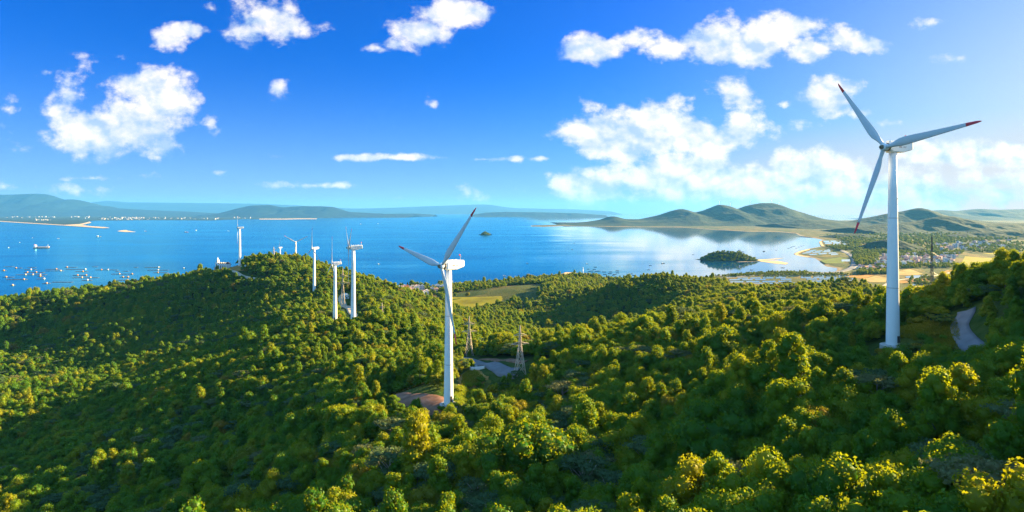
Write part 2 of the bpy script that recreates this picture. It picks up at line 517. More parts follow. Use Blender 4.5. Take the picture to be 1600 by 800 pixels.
def vnoise(X, Y, seed=0):
    """smooth value noise in numpy"""
    xi, yi = np.floor(X), np.floor(Y)
    fx, fy = X - xi, Y - yi
    fx = fx * fx * (3 - 2 * fx); fy = fy * fy * (3 - 2 * fy)
    def h(a, b):
        s = np.sin(a * 127.1 + b * 311.7 + seed * 74.7) * 43758.5453
        return s - np.floor(s)
    return (h(xi, yi) * (1 - fx) + h(xi + 1, yi) * fx) * (1 - fy) + (h(xi, yi + 1) * (1 - fx) + h(xi + 1, yi + 1) * fx) * fy - 0.5
def fbm(X, Y, seed=0, oct=4):
    s = 0; a = 1.0
    for k in range(oct):
        s = s + a * vnoise(X * 2 ** k, Y * 2 ** k, seed + k * 3); a *= .5
    return s

def Hg(X, Y):
    X = np.asarray(X, float); Y = np.asarray(Y, float)
    sh = X.shape
    x, y = X.ravel(), Y.ravel()
    z = np.full(x.shape, -40.0)
    r = np.hypot(x, y)
    near = r < 1950
    idx = np.nonzero(near)[0]
    for k in range(0, len(idx), 20000):
        j = idx[k:k + 20000]
        px, py = x[j] / _S, y[j] / _S
        d2 = (px[:, None] - _cp[None, :, 0] / _S) ** 2 + (py[:, None] - _cp[None, :, 1] / _S) ** 2
        z[j] = _phi(d2) @ _wt[:-3] + _wt[-3] + px * _wt[-2] + py * _wt[-1]
    m = sstep(r, 1900, 1550)
    z = z * m - 40 * (1 - m)
    z = np.minimum(z, 260)
    z = np.maximum(z, -40 + 45 * sstep(y, 820, 700))
    # rolling relief of the slopes
    k = sstep(z, 12, 60) * sstep(r, 160, 500)
    z = z + k * 9.0 * fbm(x / 90.0, y / 90.0, 3, 3)
    d = poly_dist(LAND, x, y)
    zp = np.clip(d * 0.12, -12, 3.0)
    return np.maximum(z, zp).reshape(sh)

def H(x, y):
    return float(Hg(np.array([x]), np.array([y]))[0])

_ts = np.geomspace(40, 9000, 1500)
def hit(px, py, lift=0.0):
    """first point of the terrain seen at a photograph point"""
    X = (px - 800) / F * _ts; Y = _ts; Z = HC - (py - HOR) / F * _ts
    h = np.maximum(Hg(X, Y), 0.0) + lift
    b = np.nonzero(Z <= h)[0]
    k = b[0] if len(b) else len(_ts) - 1
    if k > 0:
        a0, a1 = Z[k - 1] - h[k - 1], Z[k] - h[k]
        t = a0 / (a0 - a1 + 1e-9); Yh = _ts[k - 1] + t * (_ts[k] - _ts[k - 1])
    else: Yh = _ts[0]
    x, y = (px - 800) / F * Yh, Yh
    return Vector((x, y, H(x, y)))

# ------------------------------------------------------------------ ground, sea
def ground_mat():
    m, nt, b = nmat('forest_floor')
    N, L = nt.nodes, nt.links
    tc = N.new('ShaderNodeTexCoord')
    def nz(s, d=6):
        n = N.new('ShaderNodeTexNoise'); n.inputs['Scale'].default_value = s; n.inputs['Detail'].default_value = d
        L.new(tc.outputs['Object'], n.inputs['Vector']); return n.outputs[0]
    c1 = ramp2(nt, nz(.12), [(.3, (.020, .050, .006)), (.6, (.050, .080, .012)), (.8, (.10, .090, .020))])
    # the plain: patches of fields, scrub and bare soil
    v = N.new('ShaderNodeTexVoronoi'); v.inputs['Scale'].default_value = .016
    mp = N.new('ShaderNodeMapping'); mp.inputs['Scale'].default_value = (1, .6, 1); mp.inputs['Rotation'].default_value = (0, 0, .5)
    L.new(tc.outputs['Object'], mp.inputs[0]); L.new(mp.outputs[0], v.inputs['Vector'])
    sx = N.new('ShaderNodeSeparateColor'); L.new(v.outputs['Color'], sx.inputs[0])
    c2 = ramp2(nt, sx.outputs[0], [(0, (.045, .075, .016)), (.35, (.07, .085, .02)), (.55, (.13, .12, .025)), (.75, (.24, .17, .04)), (1, (.25, .13, .05))])
    c3 = ramp2(nt, nz(.02, 8), [(.40, (.018, .042, .010)), (.52, (.045, .065, .016)), (.62, (.13, .12, .04))])
    mx = N.new('ShaderNodeMix'); mx.data_type = 'RGBA'; mx.inputs[0].default_value = .5
    i = [q for q in mx.inputs if q.type == 'RGBA']; L.new(c2, i[0]); L.new(c3, i[1])
    sp = N.new('ShaderNodeSeparateXYZ'); L.new(tc.outputs['Object'], sp.inputs[0])
    mr = N.new('ShaderNodeMapRange'); mr.interpolation_type = 'SMOOTHSTEP'; L.new(sp.outputs[2], mr.inputs[0]); mr.inputs[1].default_value = 9; mr.inputs[2].default_value = 32
    m2 = N.new('ShaderNodeMix'); m2.data_type = 'RGBA'; L.new(mr.outputs[0], m2.inputs[0])
    i2 = [q for q in m2.inputs if q.type == 'RGBA']; L.new([o for o in mx.outputs if o.type == 'RGBA'][0], i2[0]); L.new(c1, i2[1])
    # wet sand along the waterline
    mr2 = N.new('ShaderNodeMapRange'); L.new(sp.outputs[2], mr2.inputs[0]); mr2.inputs[1].default_value = 1.0; mr2.inputs[2].default_value = 2.2
    m3 = N.new('ShaderNodeMix'); m3.data_type = 'RGBA'; L.new(mr2.outputs[0], m3.inputs[0])
    i3 = [q for q in m3.inputs if q.type == 'RGBA']; i3[0].default_value = (.30, .22, .12, 1); L.new([o for o in m2.outputs if o.type == 'RGBA'][0], i3[1])
    L.new([o for o in m3.outputs if o.type == 'RGBA'][0], b.inputs['Base Color'])
    b.inputs['Roughness'].default_value = .95; b.inputs['Specular IOR Level'].default_value = .1
    bp = N.new('ShaderNodeBump'); bp.inputs['Strength'].default_value = .6; bp.inputs['Distance'].default_value = 2.0
    L.new(nz(.35), bp.inputs['Height']); L.new(bp.outputs[0], b.inputs['Normal'])
    return m

def build_ground():
    th = np.concatenate([np.arange(-57, 57.01, .36), np.arange(60, 300.1, 4.0)])
    th = R(1) * th
    rr = np.concatenate([[3, 12, 25], np.geomspace(40, 16500, 430)])
    T, RR = np.meshgrid(th, rr)
    X, Y = RR * np.sin(T), RR * np.cos(T)
    Z = Hg(X, Y)
    n, k = Z.shape
    V = np.stack([X, Y, Z], -1).reshape(-1, 3)
    i, j = np.meshgrid(np.arange(n - 1), np.arange(k), indexing='ij')
    jn = (j + 1) % k
    q = np.stack([i * k + j, i * k + jn, (i + 1) * k + jn, (i + 1) * k + j], -1).reshape(-1, 4)
    keep = V[q][:, :, 2].max(1) > -3.0
    q = q[keep][:, ::-1]
    o = mesh_np('ground', V, [q], ground_mat(), smooth=True)
    tag(o, kind='structure')
    # centre cap
    return o
ground = build_ground()

def water_mat(name='sea_water', base=(.0, .080, .21), rough=.14, bump=True, calm=True):
    m, nt, b = nmat(name)
    N, L = nt.nodes, nt.links
    tc = N.new('ShaderNodeTexCoord')
    mp = N.new('ShaderNodeMapping'); mp.inputs['Scale'].default_value = (.35, 1, 1)
    L.new(tc.outputs['Object'], mp.inputs[0])
    n = N.new('ShaderNodeTexNoise'); n.inputs['Scale'].default_value = .0035; n.inputs['Detail'].default_value = 7; n.inputs['Roughness'].default_value = .6; n.inputs['Distortion'].default_value = .6
    L.new(mp.outputs[0], n.inputs['Vector'])
    c = ramp2(nt, n.outputs[0], [(.36, tuple(x * .62 for x in base)), (.5, base), (.68, tuple(x * 1.5 + .006 for x in base))])
    mr = N.new('ShaderNodeMapRange'); L.new(n.outputs[0], mr.inputs[0])
    mr.inputs[1].default_value = .35; mr.inputs[2].default_value = .68; mr.inputs[3].default_value = rough * 1.35; mr.inputs[4].default_value = rough * .6
    d = N.new('ShaderNodeBsdfDiffuse'); L.new(c, d.inputs[0])
    g = N.new('ShaderNodeBsdfGlossy')
    fr = N.new('ShaderNodeFresnel'); fr.inputs[0].default_value = 1.33
    mu = N.new('ShaderNodeMath'); mu.operation = 'MULTIPLY'; mu.use_clamp = True; L.new(fr.outputs[0], mu.inputs[0])
    if calm:
        # east bay calmer, its reflection whitened by tint; open water ruffled, reflection tinted blue
        sx = N.new('ShaderNodeSeparateXYZ'); L.new(tc.outputs['Object'], sx.inputs[0])
        sw = N.new('ShaderNodeMath'); sw.operation = 'MULTIPLY_ADD'; L.new(n.outputs[0], sw.inputs[0]); sw.inputs[1].default_value = 900; L.new(sx.outputs[0], sw.inputs[2])
        cm = N.new('ShaderNodeMapRange'); cm.interpolation_type = 'SMOOTHSTEP'; L.new(sw.outputs[0], cm.inputs[0]); cm.inputs[1].default_value = 520; cm.inputs[2].default_value = 1150
        def mixv(a, b, col=False):
            m_ = N.new('ShaderNodeMix'); m_.data_type = 'RGBA' if col else 'FLOAT'
            L.new(cm.outputs[0], m_.inputs[0])
            q = [i for i in m_.inputs if i.type == ('RGBA' if col else 'VALUE')][(0 if col else 1):]
            for sck, v in zip(q, (a, b)):
                if isinstance(v, (int, float, tuple)): sck.default_value = v
                else: L.new(v, sck)
            return [o for o in m_.outputs if o.type == ('RGBA' if col else 'VALUE')][0]
        L.new(mixv(.80, 1.25), mu.inputs[1])
        L.new(mixv(mr.outputs[0], .055), g.inputs['Roughness'])
        L.new(mixv((.26, .80, 1, 1), (1, .97, .95, 1), True), g.inputs['Color'])
    else:
        mu.inputs[1].default_value = 1.2; g.inputs['Roughness'].default_value = .05; g.inputs['Color'].default_value = (1, 1, 1, 1)
    if bump:
        n2 = N.new('ShaderNodeTexNoise'); n2.inputs['Scale'].default_value = .05; n2.inputs['Detail'].default_value = 4
        L.new(mp.outputs[0], n2.inputs['Vector'])
        bp = N.new('ShaderNodeBump'); bp.inputs['Strength'].default_value = .05; bp.inputs['Distance'].default_value = 1.0
        L.new(n2.outputs[0], bp.inputs['Height']); L.new(bp.outputs[0], g.inputs['Normal'])
    x = N.new('ShaderNodeMixShader'); L.new(mu.outputs[0], x.inputs[0]); L.new(d.outputs[0], x.inputs[1]); L.new(g.outputs[0], x.inputs[2])
    L.new(x.outputs[0], N['Material Output'].inputs['Surface'])
    N.remove(b)
    return m
M['water'] = water_mat()
M['pond'] = water_mat('pond_water', (.06, .11, .15), .06, False, False)

def flat(name, pts, mat, z, kind='structure', label=None, cat=None, group=None):
    mb = MB()
    vs = [mb.bm.verts.new((p[0], p[1], z)) for p in pts]
    f = mb.bm.faces.new(vs)
    f.normal_update()
    if f.normal.z < 0: f.normal_flip()
    me = bpy.data.meshes.new(name)
    bmesh.ops.triangulate(mb.bm, faces=mb.bm.faces[:])
    mb.bm.to_mesh(me); mb.bm.free()
    me.materials.append(mat)
    o = bpy.data.objects.new(name, me); COL.objects.link(o)
    return tag(o, label, cat, group, kind)

flat('sea', [(-44500, 400), (15900, 400), (15900, 46900), (-44500, 46900)], M['water'], 0.0)

# ------------------------------------------------------------------ hills and mountains across the water
def hill_mat(name, stops, sc=.004):
    m, nt, b = nmat(name)
    N, L = nt.nodes, nt.links
    tc = N.new('ShaderNodeTexCoord')
    n = N.new('ShaderNodeTexNoise'); n.inputs['Scale'].default_value = sc; n.inputs['Detail'].default_value = 9; n.inputs['Roughness'].default_value = .65
    L.new(tc.outputs['Object'], n.inputs['Vector'])
    L.new(ramp2(nt, n.outputs[0], stops), b.inputs['Base Color'])
    b.inputs['Roughness'].default_value = .95; b.inputs['Specular IOR Level'].default_value = .1
    bp = N.new('ShaderNodeBump'); bp.inputs['Strength'].default_value = .8; bp.inputs['Distance'].default_value = 14
    n2 = N.new('ShaderNodeTexNoise'); n2.inputs['Scale'].default_value = sc * 7; n2.inputs['Detail'].default_value = 5
    L.new(tc.outputs['Object'], n2.inputs['Vector'])
    L.new(n2.outputs[0], bp.inputs['Height']); L.new(bp.outputs[0], b.inputs['Normal'])
    return m
M['hill'] = hill_mat('wooded_hill', [(.35, (.010, .028, .014)), (.5, (.020, .042, .018)), (.66, (.055, .066, .028))])
M['hillfar'] = hill_mat('far_mountain', [(.35, (.006, .020, .022)), (.6, (.014, .036, .032))], .001)

def ridge(name, tops, Y0, depth, mat, seed=1, base=-2.0, rough=.30, nx=170, ny=46, front=.5, slope=0.0):
    """a ridge with the given skyline; depth metres across, its slopes cut by gullies"""
    tops = sorted(tops)
    px = np.linspace(tops[0][0], tops[-1][0], nx)
    py = np.interp(px, [t[0] for t in tops], [t[1] for t in tops])
    if nx > 30:
        k = np.ones(5) / 5; pp = np.pad(py, 2, mode='edge'); py = np.convolve(pp, k, 'valid')
    zt = HC - (py - HOR) / F * Y0
    x0 = (px - 800) / F * Y0
    v = np.linspace(-1, 1, ny)
    Xg = np.repeat(x0[:, None], ny, 1)
    T = np.repeat(v[None], nx, 0)
    amp = np.clip(zt, 0, None)[:, None]
    # crest wanders back and forth
    off = depth * .10 * vnoise(x0 / (depth * .6), x0 * 0 + seed, seed)[:, None]
    Yg = Y0 + off + T * depth
    a = np.abs(T)
    prof = (1 - sstep(a, 0.0, 1.0)) * .62 + .38 * np.clip(1 - a * 1.15, 0, 1)
    g = depth * .28
    rn = np.abs(fbm(Xg / g, Yg / (g * 1.8), seed, 4))
    det = 1 - rough * 2.0 * rn * sstep(a, 0.02, .35)
    Z = amp * prof * det + amp * .10 * fbm(Xg / (g * .5), Yg / (g * .5), seed + 9, 4) * sstep(a, .05, .3) * prof
    Z = np.where(a >= .999, base, Z)
    Z = np.maximum(Z, base)
    V = np.stack([Xg, Yg, Z], -1).reshape(-1, 3)
    i, j = np.meshgrid(np.arange(nx - 1), np.arange(ny - 1), indexing='ij')
    q = np.stack([i * ny + j, (i + 1) * ny + j, (i + 1) * ny + j + 1, i * ny + j + 1], -1).reshape(-1, 4)
    o = mesh_np(name, V, [q], mat, smooth=True)
    return tag(o, kind='structure')

ridge('mountain', [(-160,318),(-100,309),(-60,306),(0,304),(30,303),(60,302),(75,304),(95,312),(115,311),(130,314),(150,322),(165,321),(180,325),(230,328),(300,331),(350,334)], 23500, 3600, M['hillfar'], 3)
ridge('mountain', [(330,337),(345,333),(365,327),(390,321),(420,320),(440,324),(470,322),(500,322),(520,323),(545,331),(600,334),(650,336.5)], 18500, 2000, M['hillfar'], 5)
ridge('mountain', [(60,322),(120,319),(175,313),(190,316),(210,316),(300,317),(400,318),(470,321),(550,326),(600,325),(700,321),(730,320),(760,319),(800,325),(900,327),(950,330)], 40000, 6000, M['hillfar'], 8, rough=.12)
ridge('hill', [(735,336),(760,332),(790,331),(840,331.5),(900,333),(945,336)], 19500, 900, M['hillfar'], 11)
ridge('hill', [(560,336),(600,334),(650,333.5),(680,335.5)], 20500, 900, M['hillfar'], 12)
ridge('hill', [(868,352),(885,349),(920,346.5),(940,343),(952,338),(962,338),(975,342),(1000,342.5),(1030,336),(1050,329),(1064,326),(1074,328),(1085,332),(1100,328.5),(1121,319.5),(1135,321),(1149,327),(1165,321),(1187,317),(1206,317),(1220,321),(1234,327),(1255,335),(1276,341),(1310,345),(1350,350)], 8300, 1350, M['hill'], 15, rough=.25, nx=260, ny=70)
ridge('hill', [(1210,350),(1250,343),(1284,344),(1320,347),(1345,343),(1385,334),(1410,330),(1425,326.5),(1437,324),(1446,327),(1460,333),(1490,340),(1540,346),(1600,349),(1680,352)], 6600, 900, M['hill'], 18, nx=200, ny=60)
ridge('hill', [(1330,356),(1370,352),(1403,348),(1430,346.5),(1441,345),(1455,341),(1470,338),(1488,337.5),(1500,340),(1509,343),(1542,348.5),(1580,349),(1640,348),(1720,352)], 4900, 640, M['hill'], 21, nx=200, ny=60)
ridge('hill', [(1390,340),(1430,331),(1452,329),(1475,328),(1497,329.5),(1531,326),(1565,327.5),(1600,326.5),(1680,328),(1760,332)], 13000, 1800, M['hill'], 24)
ridge('hill', [(1322,397),(1340,391),(1358,382),(1370,377),(1382,374.5),(1395,373),(1410,377),(1430,383),(1455,390),(1480,395)], 2700, 210, M['hill'], 27, nx=110, ny=40)
ridge('hill', [(1270,378),(1290,372),(1310,366),(1340,365),(1370,368),(1400,372)], 4000, 260, M['hill'], 29, nx=90, ny=30)
ridge('hill', [(1480,368),(1510,364),(1550,361),(1600,360),(1660,362)], 3900, 260, M['hill'], 31, nx=90, ny=30)

# far shore with sand spit
flat('shore', [sea(*p)[:2] for p in [(-260,347),(-100,346.3),(0,345.8),(50,348.9),(100,351.8),(126,350.6),(142,347.4),(138,345.8),(150,344.6),(180,344.7),(240,344),(330,344.6),(352,343.6),(380,342.6),(440,342.4),(470,341.4),(560,340),(640,338.4),(640,336.9),(-260,336.9)]], M['hill'], 2.5)
flat('beach', [sea(*p)[:2] for p in [(-100,346.9),(0,346.4),(50,349.6),(100,352.6),(130,354.6),(160,356.8),(172,356.4),(165,355.3),(140,353.6),(128,351.8),(143,348.2),(140,346.4),(133,348.4),(124,350.4),(100,351.7),(50,348.7),(0,345.6),(-100,346.1)]], M['sand'], 3.0)
flat('sandbar', [sea(*p)[:2] for p in [(183,361.4),(197,362.6),(213,362.6),(206,361.4),(200,360.5),(197,359.4),(188,360.2)]], M['sand'], .8)
flat('beach', [sea(*p)[:2] for p in [(405,343.0),(440,343.2),(470,342.6),(494,342.6),(496,341.6),(470,341.4),(440,341.9),(405,341.9)]], M['sand'], 3.0)

# ------------------------------------------------------------------ trees
def sphere_pts(n, rng, up=-.35):
    v = rng.normal(size=(n * 3, 3)); v /= np.linalg.norm(v, axis=1)[:, None]
    v = v[v[:, 2] > up][:n]
    return v

ICO_V = None
def ico():
    global ICO_V, ICO_F
    if ICO_V is None:
        bm = bmesh.new(); bmesh.ops.create_icosphere(bm, subdivisions=1, radius=1.0)
        ICO_V = np.array([v.co[:] for v in bm.verts]); ICO_F = np.array([[v.index for v in f.verts] for f in bm.faces]); bm.free()
    return ICO_V, ICO_F

def leaf_cloud(lobes, per, size, rng, tilt=.75, core=.80, up=-.4):
    """leaves spread over lobes [(centre, (rx, ry, rz))] with a dense heart in each"""
    VV, QQ, TT = [], [], []
    base = 0
    iv, jf = ico()
    for c, rad in lobes:
        c = np.array(c); rad = np.array(rad, float)
        n = int(per * (rad[0] * rad[1] + rad[0] * rad[2]) / 2)
        d = sphere_pts(n, rng, up); n = len(d)
        p = c + d * rad * rng.uniform(.80, 1.10, (n, 1))
        nr = d / rad; nr /= np.linalg.norm(nr, axis=1)[:, None]
        nr = nr + rng.normal(size=(n, 3)) * tilt; nr /= np.linalg.norm(nr, axis=1)[:, None]
        t = np.cross(nr, rng.normal(size=(n, 3))); t /= np.linalg.norm(t, axis=1)[:, None] + 1e-9
        b = np.cross(nr, t)
        s = rng.uniform(.65, 1.3, (n, 1)) * size
        q = np.stack([p - t * s * .5, p + b * s * .32, p + t * s * .5, p - b * s * .32], 1).reshape(-1, 3)
        VV.append(q); QQ.append(base + np.arange(n * 4).reshape(-1, 4)); base += n * 4
        if core:
            VV.append(c + iv * rad * core * rng.uniform(.92, 1.06, (len(iv), 1))); TT.append(base + jf); base += len(iv)
    return np.concatenate(VV), np.concatenate(QQ), (np.concatenate(TT) if TT else np.zeros((0, 3), int))

def crown_lobes(kind, rng):
    L = []
    if kind == 'round':
        rx, hz, z0 = rng.uniform(2.5, 3.1), rng.uniform(2.9, 3.6), 3.6
        for d in sphere_pts(26, rng, -.25):
            k = rng.uniform(.72, 1.0)
            r = rng.uniform(.75, 1.35)
            L.append(((d[0] * rx * k, d[1] * rx * k, z0 + d[2] * hz * k), (r, r, r * rng.uniform(.8, 1.05))))
        L.append(((0, 0, z0), (rx * .75, rx * .75, hz * .7)))
    elif kind == 'tall':
        for k in range(26):
            t = k / 25
            z = 1.8 + 6.2 * t
            rr = 1.9 * (1 - t) ** .6 * (.75 + .25 * math.sin(9 * t)) + .25
            a = k * 2.4 + rng.uniform(-.4, .4)
            r = rng.uniform(.65, 1.1) * (1.1 - .35 * t)
            L.append(((math.cos(a) * rr, math.sin(a) * rr, z), (r, r, r * 1.15)))
        L.append(((0, 0, 4.2), (1.5, 1.5, 2.6)))
    elif kind == 'wide':
        for k in range(30):
            a = rng.uniform(0, 6.283); q = math.sqrt(rng.uniform(0, 1)) * 3.7
            z = 4.6 - .11 * q * q + rng.uniform(-.5, .7)
            r = rng.uniform(.8, 1.3)
            L.append(((math.cos(a) * q, math.sin(a) * q, z), (r, r, r * .8)))
        L.append(((0, 0, 3.3), (2.9, 2.9, 1.4)))
    elif kind == 'layered':            # flat-topped tree with tiers of foliage
        for k in range(24):
            a = rng.uniform(0, 6.283); lv = rng.choice([0, 1, 2], p=[.5, .3, .2])
            q = math.sqrt(rng.uniform(0.02, 1)) * (2.9 + .5 * lv * 0.4)
            z = 6.0 - lv * 1.15 - .09 * q * q + rng.uniform(-.2, .2)
            r = rng.uniform(.75, 1.25)
            L.append(((math.cos(a) * q, math.sin(a) * q, z), (r, r, r * .34)))
    elif kind == 'shrub':
        for k in range(12):
            a = rng.uniform(0, 6.283); q = math.sqrt(rng.uniform(0, 1)) * 1.3
            r = rng.uniform(.5, .85)
            L.append(((math.cos(a) * q, math.sin(a) * q, .8 + rng.uniform(-.2, .5)), (r, r, r)))
    return L

def make_crown(kind, mat, seed, per=130, size=.28, parent=None, name='crown'):
    rng = np.random.default_rng(seed)
    lobes = crown_lobes(kind, rng)
    V, q, t = leaf_cloud(lobes, per, size, rng, tilt=.55 if kind == 'layered' else .7, core=.78 if kind != 'layered' else .6, up=-.45)
    return mesh_np(name, V, [q, t], mat, parent=parent)

def make_trunk(kind, mat, seed, parent):
    rng = random.Random(seed)
    mb = MB()
    h = {'round': 3.4, 'tall': 5.0, 'wide': 3.6, 'layered': 5.2}[kind]
    mb.tube([((0, 0, -1.2), .24), ((.05, .02, h * .5), .17), ((0, .08, h), .09)], 7)
    for k in range(6):
        a = k * 1.05 + rng.uniform(-.3, .3); z = h * rng.uniform(.45, .8)
        e = rng.uniform(1.2, 2.3) * (1.2 if kind == 'layered' else .9)
        mb.tube([((0, 0, z), .09), ((math.cos(a) * e * .55, math.sin(a) * e * .55, z + .9), .06), ((math.cos(a) * e, math.sin(a) * e, z + 1.6 if kind != 'layered' else h + .1), .03)], 5)
    return mb.build('trunk', mat, parent)

PROTO = []
def proto(name, kind, mat, seed, bark='bark', **kw):
    r = empty(name)
    c = make_crown(kind, M[mat], seed, parent=r, **kw)
    make_trunk(kind, M[bark], seed, r)
    PROTO.append((r, c, name, kind, mat))
    return r
proto('broadleaf_tree', 'round', 'leaf', 11)
proto('broadleaf_tree', 'round', 'leaf', 12)
proto('broadleaf_tree', 'tall', 'leaf', 13)
proto('broadleaf_tree', 'tall', 'leaf', 14)
proto('broadleaf_tree', 'wide', 'leaf', 15)
proto('broadleaf_tree', 'round', 'leafgold', 16)
proto('layered_tree', 'layered', 'leafgrey', 17, 'deadwood', per=150, size=.28)
proto('layered_tree', 'layered', 'leafgrey', 18, 'deadwood', per=150, size=.28)
PW = np.array([.21, .19, .17, .15, .14, .05, .055, .035])

# clearings: no trees inside these outlines (photograph points dropped onto the terrain)
def drop(pts, lift=0.0):
    return [hit(px, py, lift) for px, py in pts]
PAD = drop([(606,622),(640,617),(690,621),(703,634),(697,640),(672,646),(650,634),(620,632)])
LAWN = drop([(712,604),(760,596),(742,632),(716,640),(706,632)])
DRY = drop([(722,588),(736,578),(757,592),(752,600),(720,603)])
APRON = drop([(1380,545),(1398,548),(1412,542),(1408,536),(1386,536)])
GLADE = drop([(1404,530),(1406,512),(1440,506),(1470,506),(1496,498),(1500,518),(1502,542),(1440,538)])
GLADE2 = drop([(1345,575),(1385,566),(1420,562),(1424,572),(1380,580),(1350,590)])
HILLTOP = drop([(338,422),(350,420.5),(380,418),(394,416.5),(400,419),(372,422.5),(350,425)])
FRONT = drop([(331,421),(362,420),(366,428),(331,429)])
VALLEY_FIELD = [at(*p) for p in [(668,473,1050),(695,472,1050),(705,463,1160),(780,467,1130),(776,475,1060),(700,482,980),(668,480,980)]]
def line_poly(pts, w):
    """outline of a strip of half width w along world points"""
    L_, R_ = [], []
    for i, p in enumerate(pts):
        d = (pts[min(i + 1, len(pts) - 1)] - pts[max(i - 1, 0)]); d.z = 0; d.normalize()
        n = Vector((-d.y, d.x, 0))
        L_.append(p + n * w); R_.append(p - n * w)
    return L_ + R_[::-1]
def dense(pts, step=4.0):
    """smooth run of points on the terrain through the given ones"""
    out = []
    n = len(pts)
    for i in range(n - 1):
        p0, p1, p2, p3 = pts[max(i - 1, 0)], pts[i], pts[i + 1], pts[min(i + 2, n - 1)]
        k = max(2, int((p2 - p1).length / step))
        for j in range(k):
            t = j / k
            q = .5 * ((2 * p1) + (p2 - p0) * t + (2 * p0 - 5 * p1 + 4 * p2 - p3) * t * t + (3 * p1 - p0 - 3 * p2 + p3) * t ** 3)
            out.append(q)
    out.append(pts[-1])
    return out
ROAD_RIGHT = dense(drop([(1510,487),(1510,492),(1505,500),(1499,512),(1504,526),(1516,539),(1530,552)]))
ROAD_BEND = dense(drop([(1192,552),(1188,570),(1195,590),(1215,606),(1250,617),(1285,625),(1330,626),(1370,620)]))
ROAD_RIDGE = dense(drop([(545,505),(556,497),(549,488),(537,478),(533,467),(540,459)]))
ROAD_VALLEY = dense(drop([(716,560),(740,566),(775,574),(808,583)]))
ROAD_TOP = dense(drop([(358,423),(372,428),(388,434),(404,437),(425,440)]))
ROAD_BACK = dense(drop([(748,563),(770,562),(800,564),(822,566)]))
CLEAR = [(np.array([[p.x, p.y] for p in P]), m) for P, m in
         [(PAD, 1.5), (LAWN, 0), (DRY, 0), (APRON, 3.5), (GLADE, 0), (GLADE2, 0), (HILLTOP, 1.0), (FRONT, 0), (VALLEY_FIELD, 0),
          (line_poly(ROAD_RIGHT, 2.3), 1.0), (line_poly(ROAD_BEND, 1.5), -.4), (line_poly(ROAD_RIDGE, 3.6), 4.5), (line_poly(ROAD_VALLEY, 3.6), .5), (line_poly(ROAD_TOP, 3.0), 2), (line_poly(ROAD_BACK, 3.0), 1)]]
TURB_XY = []     # filled below; trees keep clear of tower feet

def forest_points():
    out = []
    zones = [(60, 165, 6.1, 1.42), (165, 330, 5.0, 1.18), (330, 620, 4.8, 1.08), (620, 1000, 5.5, 1.15), (1000, 1750, 8.5, 1.45)]
    rng = np.random.default_rng(5)
    for r0, r1, sp, sc in zones:
        xs = np.arange(-r1, r1, sp); ys = np.arange(25, r1, sp * .9)
        X, Y = np.meshgrid(xs, ys); X = X + ((np.arange(len(ys)) % 2) * sp * .5)[:, None]
        X = X + rng.uniform(-.42, .42, X.shape) * sp; Y = Y + rng.uniform(-.42, .42, Y.shape) * sp
        X, Y = X.ravel(), Y.ravel()
        r = np.hypot(X, Y)
        k = (r >= r0) & (r < r1) & (X < Y * .95 + 45) & (X > -Y * .92 - 20) & (Y > 25)
        X, Y = X[k], Y[k]
        Z = Hg(X, Y)
        # dense on the hills, loose groves on the low ground
        nz = fbm(X / 120, Y / 120, 21, 3)
        k = (Z > 14 + 8 * nz) | ((Z > 2) & (Y < 930) & (np.hypot(X, Y) < 1050) & (X < 0)) | ((Z > 2.9) & (nz > -.05) & (X < 230) & (np.hypot(X, Y) < 1750) & (poly_dist(LAND, X, Y) > 15) & (rng.uniform(size=X.shape) < .75))
        k &= ~((Z < 34) & (Y > 760) & (X > -330) & (X < 200) & (nz < .02 + .010 * (Z - 22)))
        X, Y, Z = X[k], Y[k], Z[k]
        for P, mg in CLEAR:
            k = poly_dist(P, X, Y) < -(2.2 + mg)
            X, Y, Z = X[k], Y[k], Z[k]
        for tx, ty, rad in TURB_XY:
            k = np.hypot(X - tx, Y - ty) > rad
            X, Y, Z = X[k], Y[k], Z[k]
        low = np.ones(X.shape)          # younger, lower trees along clearings and roads
        for P, mg in CLEAR[:4] + CLEAR[9:10] + CLEAR[11:13]:
            dd = -poly_dist(P, X, Y)
            low = np.minimum(low, .58 + .42 * sstep(dd, 7, 17))
        for tx, ty, rad in TURB_XY:
            low = np.minimum(low, .55 + .45 * sstep(np.hypot(X - tx, Y - ty), 8, 19))
        s = low * sc * (.66 + .75 * rng.beta(2, 3.2, X.shape)) * (1 + .25 * fbm(X / 40, Y / 40, 33, 2))
        out.append(np.stack([X, Y, Z, s, rng.uniform(0, 6.283, X.shape)], 1))
    P = np.concatenate(out)
    # kinds mix in patches
    nz = fbm(P[:, 0] / 60, P[:, 1] / 60, 40, 3)
    kind = np.empty(len(P), int)
    u = rng.uniform(size=len(P))
    for i in range(len(P)):
        w = PW.copy()
        w[6:] *= 2.6 if nz[i] > .18 else .5
        w[5] *= 2.5 if nz[i] < -.25 else .6
        w /= w.sum()
        kind[i] = min(int(np.searchsorted(np.cumsum(w), u[i])), 7)
    P[:, 3] *= np.array([1, 1.05, 1.12, .95, 1.22, 1, 1.12, 1.05])[kind] * np.where(rng.uniform(size=len(P)) < .06, 1.3, 1)
    return P, kind

def zone_of(p, golden, px, py):
    if py < 560: 
        z = 'on the ridge near the large right turbine' if px > 1100 else 'behind the earth pad'
    elif px < 400: z = 'low on the left slope'
    elif px < 760: z = 'on the shaded slope under the middle turbine'
    elif px < 1100: z = 'in the middle of the near slope'
    elif py < 680: z = 'below the bending road'
    else: z = 'at the foot of the right slope'
    return z

